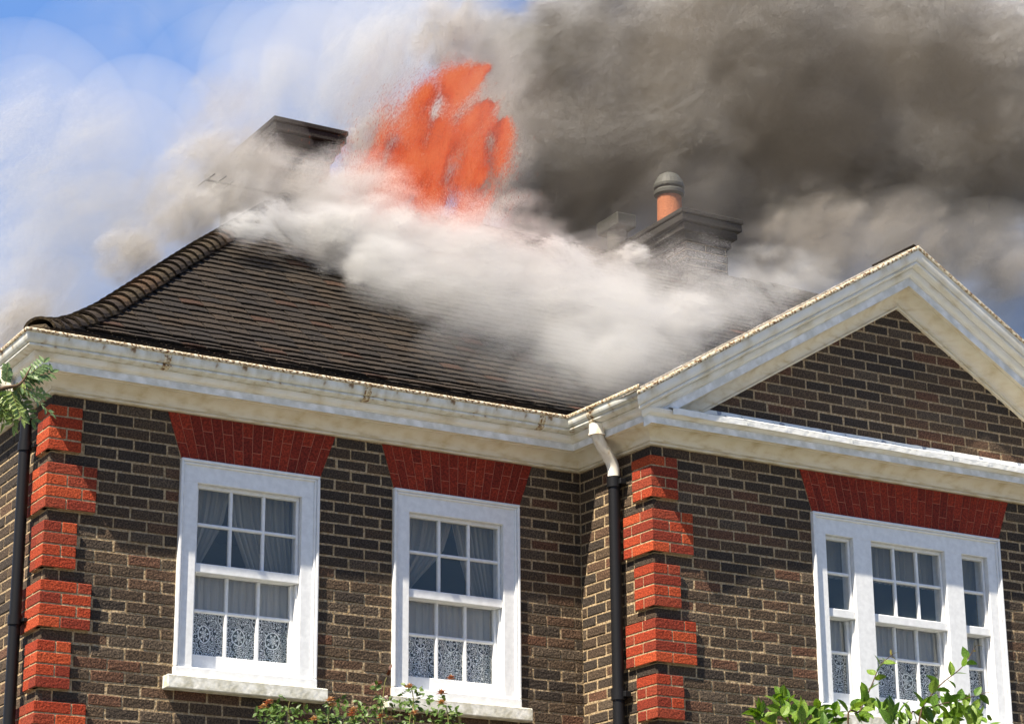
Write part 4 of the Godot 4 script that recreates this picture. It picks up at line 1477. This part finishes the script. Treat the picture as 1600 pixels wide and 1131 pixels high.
func rowan() -> void:
	var z := 0.75
	var foot := Vector3(-2.1, 0, 1.0)
	var o := group("rowan_tree", self, foot)
	tag(o, "feathery-leaved rowan branch hanging in front of the black downpipe at the left edge", "tree")
	var mb := Mb.new()
	mb.tube(curve([Vector3.ZERO, Vector3(0.05, 2.5, 0.02), Vector3(0.0, 5.0, 0), Vector3(0.1, 6.6, -0.1)], 5), [0.11, 0.10, 0.095, 0.09, 0.088, 0.085, 0.082, 0.08, 0.075, 0.07, 0.06, 0.05, 0.045, 0.04, 0.03, 0.02], 10)
	part("trunk", mb.mesh(), M.wood, o)
	var path := curve([Vector3(0.02, 4.6, 0.0), at_z(-160, 730, z) - foot, at_z(-40, 630, z) - foot, at_z(0, 608, z) - foot, at_z(30, 600, z) - foot, at_z(48, 572, z) - foot], 5)
	var rad := []
	for i in path.size(): rad.append(lerpf(0.03, 0.003, float(i) / (path.size() - 1)))
	mb = Mb.new()
	mb.tube(path, rad, 7)
	part("limb", mb.mesh(), M.wood, o)
	# pinnate leaves: [start px, end px, tint]
	for f in [[[30, 598], [82, 576], 0], [[26, 600], [78, 640], 0], [[34, 596], [70, 560], 0], [[20, 604], [70, 612], 1], [[14, 606], [34, 652], 1], [[4, 608], [2, 660], 1], [[10, 606], [20, 664], 1], [[0, 606], [-22, 652], 1], [[8, 600], [12, 568], 0], [[0, 602], [-16, 575], 0], [[22, 602], [50, 655], 0], [[22, 600], [28, 625], 2], [[-8, 612], [30, 640], 1], [[40, 586], [60, 588], 0], [[-4, 620], [22, 655], 1], [[-14, 615], [8, 648], 1], [[2, 612], [36, 628], 1], [[-20, 600], [4, 640], 1], [[14, 612], [40, 640], 0]]:
		var zz := z + rng.randf_range(-0.05, 0.07)
		var a := at_z(f[0][0], f[0][1], z)
		var b := at_z(f[1][0], f[1][1], zz)
		var d := b - a
		var ln := d.length()
		var t := d / ln
		var flat := (Vector3(0.3, 0.5, 0.9) + rand_dir() * 0.5)
		flat = (flat - t * flat.dot(t)).normalized()
		var across := t.cross(flat)
		var fr := group("frond", o, a - foot)
		var m := Mb.new()
		var k := 8
		var lf: Array = leaf_mesh(0.062 * clampf(ln / 0.2, 0.6, 1.1), 0.027, 0.3, 0.15).surface_get_arrays(0)
		var vs: PackedVector3Array = lf[Mesh.ARRAY_VERTEX]
		for i in range(1, k + 1):
			for s in [-1.0, 1.0]:
				var dir: Vector3 = (across * s + t * 0.55 + flat * rng.randf_range(-0.25, 0.25)).normalized()
				if i == k and s > 0: dir = t
				var bs := facing(dir, flat + rand_dir() * 0.25)
				var p: Vector3 = t * ln * (i / (k + 0.5)) - Vector3(0, 0.02, 0) * pow(float(i) / k, 2.0)
				for q in range(0, vs.size(), 3): m.tri(p + bs * vs[q], p + bs * vs[q + 2], p + bs * vs[q + 1])
		part("leaflets", m.mesh(), M.rowan[f[2]], fr)
		m = Mb.new()
		m.tube([Vector3.ZERO, t * ln * 0.5 - Vector3(0, 0.005, 0), t * ln - Vector3(0, 0.02, 0)], [0.003, 0.002, 0.001], 5)
		part("stalk", m.mesh(), M.stem, fr)


# ------------------------------------------------------------------ smoke and flame: clouds of fine particles
func at_roof(u: float, w: float, lift: float) -> Vector3:
	var d := sight(u, w)
	var s := (7.05 - 0.886 * (EYE.z + 0.47) - EYE.y) / (d.y + 0.886 * d.z)
	return EYE + d * s + Vector3(0, 0.749, 0.663) * lift

# one billow of smoke of radius 1: fine scraps, thick and thin as the noise has it, each turned the way its curl faces
func billow(count: int, small: float, large: float, freq: float, rough: float, thr: float, streak: float, sd: int) -> ArrayMesh:
	var nz := FastNoiseLite.new()
	nz.seed = sd
	nz.frequency = freq
	nz.fractal_octaves = 5
	nz.fractal_gain = 0.55
	nz.domain_warp_enabled = true
	nz.domain_warp_amplitude = 0.55 / freq
	nz.domain_warp_frequency = freq * 0.9
	nz.domain_warp_fractal_octaves = 3
	var vs := PackedVector3Array()
	var ns := PackedVector3Array()
	vs.resize(count * 3)
	ns.resize(count * 3)
	var made := 0
	var tries := 0
	var e := 0.06
	while made < count and tries < count * 30:
		tries += 1
		var p := Vector3(rng.randf_range(-1, 1), rng.randf_range(-1, 1), rng.randf_range(-1, 1))
		var l := p.length()
		if l > 1.0: continue
		var q := Vector3(p.x * streak, p.y, p.z)
		var n0 := nz.get_noise_3dv(q)
		var val := (1.0 - l * l) * (1.0 + n0 * rough) - thr * (1.0 - n0 * 1.6)
		if val <= 0.0 or rng.randf() > val * 1.6: continue
		var g := Vector3(nz.get_noise_3d(q.x + e * streak, q.y, q.z) - n0, nz.get_noise_3d(q.x, q.y + e, q.z) - n0, nz.get_noise_3d(q.x, q.y, q.z + e) - n0)
		var nn := (p * 0.5 - g * 3.0 + Vector3(rng.randfn(), rng.randfn(), rng.randfn()) * 0.25).normalized()
		var size := lerpf(small, large, clampf(val, 0.0, 1.0)) * rng.randf_range(0.7, 1.3)
		var t := nn.cross(Vector3(rng.randf_range(-1, 1), rng.randf_range(-1, 1), rng.randf_range(-1, 1))).normalized()
		var u := nn.cross(t)
		var i := made * 3
		vs[i] = p + t * size
		vs[i + 1] = p - t * size * 0.5 - u * size * 0.87
		vs[i + 2] = p - t * size * 0.5 + u * size * 0.87
		ns[i] = nn; ns[i + 1] = nn; ns[i + 2] = nn
		made += 1
	vs.resize(made * 3)
	ns.resize(made * 3)
	var arr := []
	arr.resize(Mesh.ARRAY_MAX)
	arr[Mesh.ARRAY_VERTEX] = vs
	arr[Mesh.ARRAY_NORMAL] = ns
	var am := ArrayMesh.new()
	am.add_surface_from_arrays(Mesh.PRIMITIVE_TRIANGLES, arr)
	return am

# copies of the billows fill the blobs: [centre, radii, how much]
func fill(parent: Node3D, blobs: Array, shapes: Array, material: Material, each: float, spread: float, lo: float, hi: float, turn: float) -> void:
	for b in blobs:
		var want: float = each * b[2]
		var n := int(want) + (1 if rng.randf() < want - int(want) else 0)
		for k in n:
			var f := rng.randf_range(lo, hi)
			var bs := Basis(Vector3(0, 0, 1), turn + rng.randfn() * 0.3) * Basis(Vector3(1, 0, 0), rng.randf() * TAU)
			if rng.randf() < 0.5: bs = bs * Basis(Vector3.UP, PI)
			var r: Vector3 = b[1] * f
			var m := (r.x + r.y) * 0.5
			bs = bs.scaled_local(Vector3(m * rng.randf_range(1.0, 1.45), m * rng.randf_range(0.8, 1.0), m * rng.randf_range(0.7, 0.9)))
			var o: Vector3 = b[0] if n == 1 else b[0] + rand_dir() * b[1] * (spread * pow(rng.randf(), 0.5))
			part("billow", shapes[rng.randi() % shapes.size()], material, parent, o, bs)

func soot(c: Color) -> StandardMaterial3D:
	var m := StandardMaterial3D.new()
	m.albedo_color = c
	m.roughness = 1.0
	m.specular_mode = BaseMaterial3D.SPECULAR_DISABLED
	m.cull_mode = BaseMaterial3D.CULL_DISABLED
	m.backlight_enabled = true
	m.backlight = Color(0.9, 0.9, 0.9)
	return m

# broad faint haze inside the smoke: [u, v, depth z, radius across, radius up, density]
func haze(parent: Node3D, list: Array, color: Color) -> void:
	for b in list:
		var m := FogMaterial.new()
		m.albedo = color
		m.density = b[5]
		for k in 2:                       # two shells, so that it thins out towards its rim
			var f := FogVolume.new()
			f.name = "haze"
			f.shape = RenderingServer.FOG_VOLUME_SHAPE_ELLIPSOID
			f.material = m
			f.size = Vector3(b[3], b[4], 0.5 * (b[3] + b[4])) * (2.0 * [1.0, 0.62][k])
			f.transform = Transform3D(Basis(Vector3(0, 0, 1), rng.randf_range(0.2, 0.8)), at_z(b[0], b[1], b[2]) + rand_dir() * (0.12 * k * b[4]))
			parent.add_child(f, true)

func smoke(called: String, label: String) -> Node3D:
	var o := group(called, self)
	tag(o, label, "smoke", "", "stuff")
	return o

func build_fire() -> void:
	var thick := [billow(330000, 0.0024, 0.0036, 1.5, 1.3, 0.25, 0.7, 7), billow(330000, 0.0024, 0.0036, 1.9, 1.5, 0.30, 0.6, 19)]
	var heavy := [billow(900000, 0.0015, 0.0022, 1.6, 1.3, 0.25, 0.7, 13)]
	var wisp := [billow(320000, 0.0012, 0.0017, 1.6, 1.9, 0.30, 0.45, 31), billow(320000, 0.0012, 0.0017, 2.1, 1.9, 0.34, 0.40, 37)]
	var white := soot(lin(0.50, 0.49, 0.465))
	var pale := soot(lin(0.46, 0.46, 0.465))
	var brown := soot(lin(0.140, 0.118, 0.090))
	var black := soot(lin(0.070, 0.058, 0.044))
	var beige := soot(lin(0.40, 0.35, 0.295))
	var grey := soot(lin(0.29, 0.26, 0.22))
	# white steam and smoke pouring out between the tiles
	var w := []
	for b in [[340, 402, 30, 16, 0.7], [372, 402, 44, 24, 1.0], [425, 400, 60, 34, 1.0], [485, 410, 76, 46, 1.0], [545, 425, 90, 56, 1.0], [580, 462, 80, 40, 0.8], [625, 424, 90, 50, 1.0], [702, 438, 98, 48, 1.0], [668, 385, 40, 30, 0.4], [765, 452, 100, 50, 1.0], [842, 466, 100, 54, 0.9], [900, 472, 66, 44, 0.7], [955, 495, 76, 46, 0.7], [975, 440, 30, 36, 0.3], [1042, 510, 70, 40, 0.5], [1105, 516, 66, 30, 0.2], [962, 535, 90, 60, 0.7], [1010, 575, 76, 46, 0.6], [1062, 540, 70, 52, 0.5]]:
		w.append([at_roof(b[0], b[1], 0.26), Vector3(b[2] / 140.0, b[3] / 150.0, b[3] / 200.0), b[4]])
	var o := smoke("white_smoke", "thick white smoke pouring from the roof tiles below the flames")
	fill(o, w, thick, white, 0.95, 0.4, 0.62, 0.92, 0.05)
	fill(o, w, wisp, white, 1.8, 0.6, 0.8, 1.15, 0.1)
	var veil := []
	for b in [[700, 515, 150, 46, 0.9], [850, 550, 150, 56, 1.2], [960, 585, 120, 50, 1.5], [900, 605, 90, 36, 1.3], [945, 615, 70, 30, 1.2], [1080, 528, 130, 46, 1.0], [1180, 495, 110, 34, 0.7], [640, 495, 90, 36, 0.8], [470, 345, 90, 40, 0.9], [560, 355, 80, 40, 1.0], [1250, 480, 90, 24, 0.5], [760, 530, 120, 40, 0.9]]:
		veil.append([at_roof(b[0], b[1], 0.30), Vector3(b[2] / 140.0, b[3] / 150.0, b[3] / 220.0), b[4]])
	o = smoke("thin_white_smoke", "thin veil of pale smoke drifting low over the right half of the tiles")
	fill(o, veil, wisp, white, 2.3, 0.6, 0.8, 1.15, 0.0)
	haze(o, [[930, 585, -0.1, 0.7, 0.35, 0.12], [850, 555, -0.3, 0.8, 0.35, 0.08], [1060, 530, -0.4, 0.8, 0.4, 0.08], [740, 520, -0.5, 0.8, 0.3, 0.07]], lin(0.97, 0.97, 0.96))
	# the dark plume behind the ridge
	var d := []
	for b in [[790, 60, 60, 70], [800, 170, 50, 90], [820, 350, 80, 70], [900, 330, 130, 110], [860, 240, 100, 110], [940, 200, 160, 140], [835, 150, 70, 95], [1000, 120, 190, 150], [1050, 270, 160, 120], [1150, 90, 210, 150], [1200, 220, 200, 140], [1330, 100, 220, 150], [1290, 290, 170, 95], [1450, 150, 210, 150], [1480, 270, 180, 95], [1590, 90, 170, 150], [1590, 250, 140, 110], [930, 30, 130, 90], [870, 80, 80, 80], [1400, 30, 220, 90], [1150, 10, 220, 90], [1100, 330, 140, 80], [1390, 260, 170, 100], [1240, 300, 140, 80], [1560, 320, 120, 60]]:
		d.append([at_z(b[0], b[1], -5.6 + rng.randf_range(-0.4, 0.4)), Vector3(b[2] / 108.0, b[3] / 122.0, b[3] / 200.0), 0.98 if b[0] in [1480, 1590, 1450, 1390, 1560, 1330] and b[1] > 130 else 1.0])
	o = smoke("dark_smoke", "huge plume of dark brown smoke billowing up to the right behind the chimney")
	# sooty where it leaves the fire and in its far folds, browner between
	fill(o, d.filter(func(b): return b[0].x < 8.2 or b[2] < 0.99), heavy, black, 2.9, 0.55, 0.75, 1.05, 0.6)
	fill(o, d.filter(func(b): return b[0].x >= 8.2 and b[2] > 0.99), heavy, brown, 2.9, 0.55, 0.75, 1.05, 0.6)
	haze(o, [[900, 250, -4.3, 1.2, 1.0, 0.085], [1050, 130, -4.3, 1.6, 1.1, 0.085], [1230, 100, -4.3, 1.7, 1.2, 0.085], [1200, 260, -4.4, 1.4, 0.8, 0.085], [1400, 150, -4.3, 1.7, 1.2, 0.085], [1560, 130, -4.3, 1.5, 1.2, 0.085], [1500, 280, -4.4, 1.4, 0.8, 0.085], [960, 40, -4.3, 1.2, 0.9, 0.085], [800, 120, -4.3, 0.8, 0.9, 0.10], [780, 40, -4.3, 0.8, 0.7, 0.09], [830, 330, -4.3, 0.7, 0.6, 0.09]], lin(0.28, 0.24, 0.19))
	var l := []
	for b in [[1260, 410, 110, 66, 1.0], [1350, 400, 120, 66, 1.0], [1300, 360, 100, 56, 0.8], [1200, 390, 80, 70, 1.0], [1430, 385, 110, 60, 0.9], [1400, 340, 90, 44, 0.6], [1500, 385, 90, 56, 0.8], [1570, 420, 80, 66, 0.7], [1190, 445, 70, 40, 1.0], [960, 400, 70, 30, 0.4]]:
		l.append([at_z(b[0], b[1], -4.9 if b[0] > 1180 else -2.7), Vector3(b[2] / 118.0, b[3] / 130.0, b[3] / 200.0), b[4]])
	o = smoke("beige_smoke", "pale beige smoke low behind the pediment and round the chimney with the pot")
	fill(o, l.slice(0, 9), thick, beige, 1.2, 0.5, 0.8, 1.1, 0.4)
	fill(o, l, wisp, beige, 2.2, 0.6, 0.8, 1.1, 0.4)
	haze(o, [[1065, 340, -2.2, 0.8, 0.5, 0.03], [1350, 390, -4.4, 1.1, 0.5, 0.12], [1500, 390, -4.4, 1.0, 0.5, 0.12]], lin(0.90, 0.85, 0.78))
	# grey smoke round the near chimney
	var g := []
	for b in [[330, 262, 84, 84, 1.0], [400, 295, 84, 62, 1.2], [400, 275, 60, 46, 0.6], [300, 332, 60, 60, 0.9], [345, 185, 90, 74, 0.7], [580, 220, 56, 84, 0.8], [560, 300, 66, 64, 1.2], [610, 130, 74, 84, 0.6], [200, 395, 60, 60, 0.6], [480, 315, 76, 56, 1.2], [740, 80, 84, 74, 0.7], [250, 300, 60, 60, 0.5], [790, 110, 60, 70, 0.7], [700, 50, 80, 60, 0.8], [60, 480, 80, 50, 0.7], [25, 500, 60, 40, 0.6], [250, 360, 60, 60, 0.6]]:
		g.append([at_z(b[0], b[1], -2.75 + rng.randf_range(-0.5, 0.2)), Vector3(b[2] / 135.0, b[3] / 145.0, b[3] / 200.0), b[4]])
	o = smoke("grey_smoke", "grey-brown smoke curling round the left chimney and up the hip")
	fill(o, g, thick, grey, 0.7, 0.4, 0.8, 1.0, 0.9)
	fill(o, g, wisp, grey, 2.0, 0.6, 0.8, 1.15, 0.9)
	var behind := []
	for b in [[640, 300, 80, 80, 1.0], [690, 220, 90, 90, 1.0], [750, 170, 80, 80, 1.0], [770, 280, 70, 90, 1.0], [640, 210, 70, 80, 0.8]]:
		behind.append([at_z(b[0], b[1], -4.2), Vector3(b[2] / 118.0, b[3] / 130.0, b[3] / 220.0), b[4]])
	fill(o, behind, thick, grey, 1.3, 0.5, 0.8, 1.1, 0.9)
	haze(o, [[360, 260, -2.4, 0.7, 0.6, 0.10], [700, 240, -2.2, 0.7, 0.8, 0.025], [780, 160, -2.2, 0.5, 0.6, 0.05]], lin(0.78, 0.73, 0.66))
	# pale haze of smoke drifting across the sky on the left
	var h := []
	for b in [[60, 240, 100, 140, 0.8], [150, 110, 100, 110, 0.7], [230, 250, 90, 130, 0.9], [110, 400, 120, 100, 1.0], [40, 520, 100, 70, 1.0], [250, 430, 90, 70, 0.8], [340, 110, 120, 80, 0.8], [450, 90, 120, 90, 1.0], [560, 110, 130, 100, 1.1], [650, 40, 140, 70, 0.9], [420, 170, 110, 70, 1.0], [10, 380, 70, 110, 0.7], [740, 20, 90, 60, 0.8], [170, 330, 70, 90, 0.6], [1570, 440, 100, 90, 1.6], [1500, 420, 90, 70, 1.0]]:
		h.append([at_z(b[0], b[1], -7.0 + rng.randf_range(-0.6, 0.6)), Vector3(b[2] / 108.0, b[3] / 122.0, b[3] / 200.0), b[4]])
	o = smoke("pale_smoke", "pale haze of smoke drifting across the blue sky left of the chimney")
	fill(o, h, wisp, pale, 0.9, 0.55, 0.8, 1.2, 0.9)
	haze(o, [[60, 230, -7.0, 1.0, 1.3, 0.12], [150, 120, -7.0, 0.8, 0.9, 0.04], [230, 270, -7.0, 0.9, 1.2, 0.17], [280, 390, -7.0, 0.8, 0.8, 0.18], [110, 420, -7.0, 1.2, 0.9, 0.20], [30, 520, -7.0, 1.2, 0.7, 0.22], [340, 120, -7.0, 1.0, 0.7, 0.05], [470, 90, -7.0, 1.2, 0.9, 0.12], [580, 110, -7.0, 1.2, 1.0, 0.14], [660, 40, -7.0, 1.2, 0.7, 0.10], [420, 180, -7.0, 1.0, 0.7, 0.12], [1560, 430, -7.0, 1.2, 0.9, 0.30], [1600, 500, -7.0, 1.0, 0.8, 0.25]], lin(0.99, 0.955, 0.90))
	# the flames
	var fire := group("fire", self, at_z(680, 330, -2.9))
	tag(fire, "tall orange flames leaping from the roof between the two chimneys", "fire")
	var tongues := [[[600, 366], [594, 299], [616, 229], 44], [[640, 369], [638, 289], [663, 209], 48], [[688, 366], [688, 299], [703, 219], 44], [[723, 372], [730, 316], [743, 249], 32], [[626, 264], [643, 199], [678, 142], 38], [[668, 229], [686, 169], [718, 122], 38], [[703, 239], [726, 194], [768, 159], 24], [[746, 279], [768, 234], [783, 189], 20], [[584, 339], [574, 289], [588, 239], 26], [[696, 146], [726, 122], [763, 106], 15], [[648, 324], [660, 254], [688, 194], 40]]
	var cols := [Color(0.97, 0.38, 0.19), Color(0.74, 0.24, 0.14), Color(1.0, 0.50, 0.30)]
	var nz := FastNoiseLite.new()
	nz.seed = 77; nz.frequency = 2.6; nz.fractal_octaves = 3
	for t in tongues.size():
		var sets := [PackedVector3Array(), PackedVector3Array(), PackedVector3Array()]
		var T: Array = tongues[t]
		var zz := -2.9 + rng.randf_range(-0.25, 0.25)
		var a := at_z(T[0][0], T[0][1], zz)
		var b := at_z(T[1][0], T[1][1], zz)
		var c := at_z(T[2][0], T[2][1], zz)
		var made := 0
		while made < 27000:
			var f := pow(rng.randf(), 0.8)
			var p := a.lerp(b, f).lerp(b.lerp(c, f), f)
			var tg := ((b - a).lerp(c - b, f)).normalized()
			var r: float = T[3] / 150.0 * (0.45 + 1.1 * sin(PI * pow(f, 0.75)) * (1.0 - 0.35 * f))
			var loose := rng.randf() < 0.45
			var off := Vector3(rng.randfn(), rng.randfn(), rng.randfn()) * r * (0.80 if loose else 0.45)
			p += off * Vector3(1, 0.8, 0.8)
			var q := Vector3(p.x * 1.5 + p.y * -0.5, p.y * 0.6, p.z * 1.2)
			var n0 := nz.get_noise_3dv(q)
			if n0 + (0.42 if loose else 0.28) - 0.30 * off.length() / r < rng.randf_range(-0.12, 0.5): continue
			var wdt := rng.randf_range(0.0008, 0.0020)
			var side := tg.cross(rand_dir()).normalized() * wdt
			var ln := tg * rng.randf_range(0.008, 0.022)
			var which := 2 if n0 + rng.randfn() * 0.1 > 0.25 else (0 if n0 + rng.randfn() * 0.1 > 0.0 else 1)
			var s: PackedVector3Array = sets[which]
			s.append(p - ln - side); s.append(p + side); s.append(p + ln)
			sets[which] = s
			made += 1
		var fl := group("flame", fire)
		for k in 3:
			if sets[k].size() == 0: continue
			var vs: PackedVector3Array = sets[k]
			var ns := PackedVector3Array()
			ns.resize(vs.size())
			ns.fill(Vector3(0, 0, 1))
			for i in vs.size(): vs[i] -= fire.position
			var arr := []
			arr.resize(Mesh.ARRAY_MAX)
			arr[Mesh.ARRAY_VERTEX] = vs
			arr[Mesh.ARRAY_NORMAL] = ns
			var am := ArrayMesh.new()
			am.add_surface_from_arrays(Mesh.PRIMITIVE_TRIANGLES, arr)
			part("flame_tongue", am, glow(cols[k], k), fl)
	var lamp := OmniLight3D.new()
	lamp.name = "fire_light"
	lamp.light_color = Color(1.0, 0.42, 0.16)
	lamp.light_energy = 0.5
	lamp.light_size = 0.6
	lamp.omni_range = 12.0
	lamp.omni_attenuation = 2.0
	lamp.shadow_enabled = true
	lamp.position = at_z(690, 270, -2.4)
	add_child(lamp)

var glows := {}

func glow(c: Color, k: int) -> StandardMaterial3D:
	if not glows.has(k):
		var m := StandardMaterial3D.new()
		m.albedo_color = Color(0.10, 0.04, 0.02)
		m.specular_mode = BaseMaterial3D.SPECULAR_DISABLED
		m.roughness = 1.0
		m.emission_enabled = true
		m.emission = c
		m.emission_energy_multiplier = 0.28
		m.cull_mode = BaseMaterial3D.CULL_DISABLED
		glows[k] = m
	return glows[k]
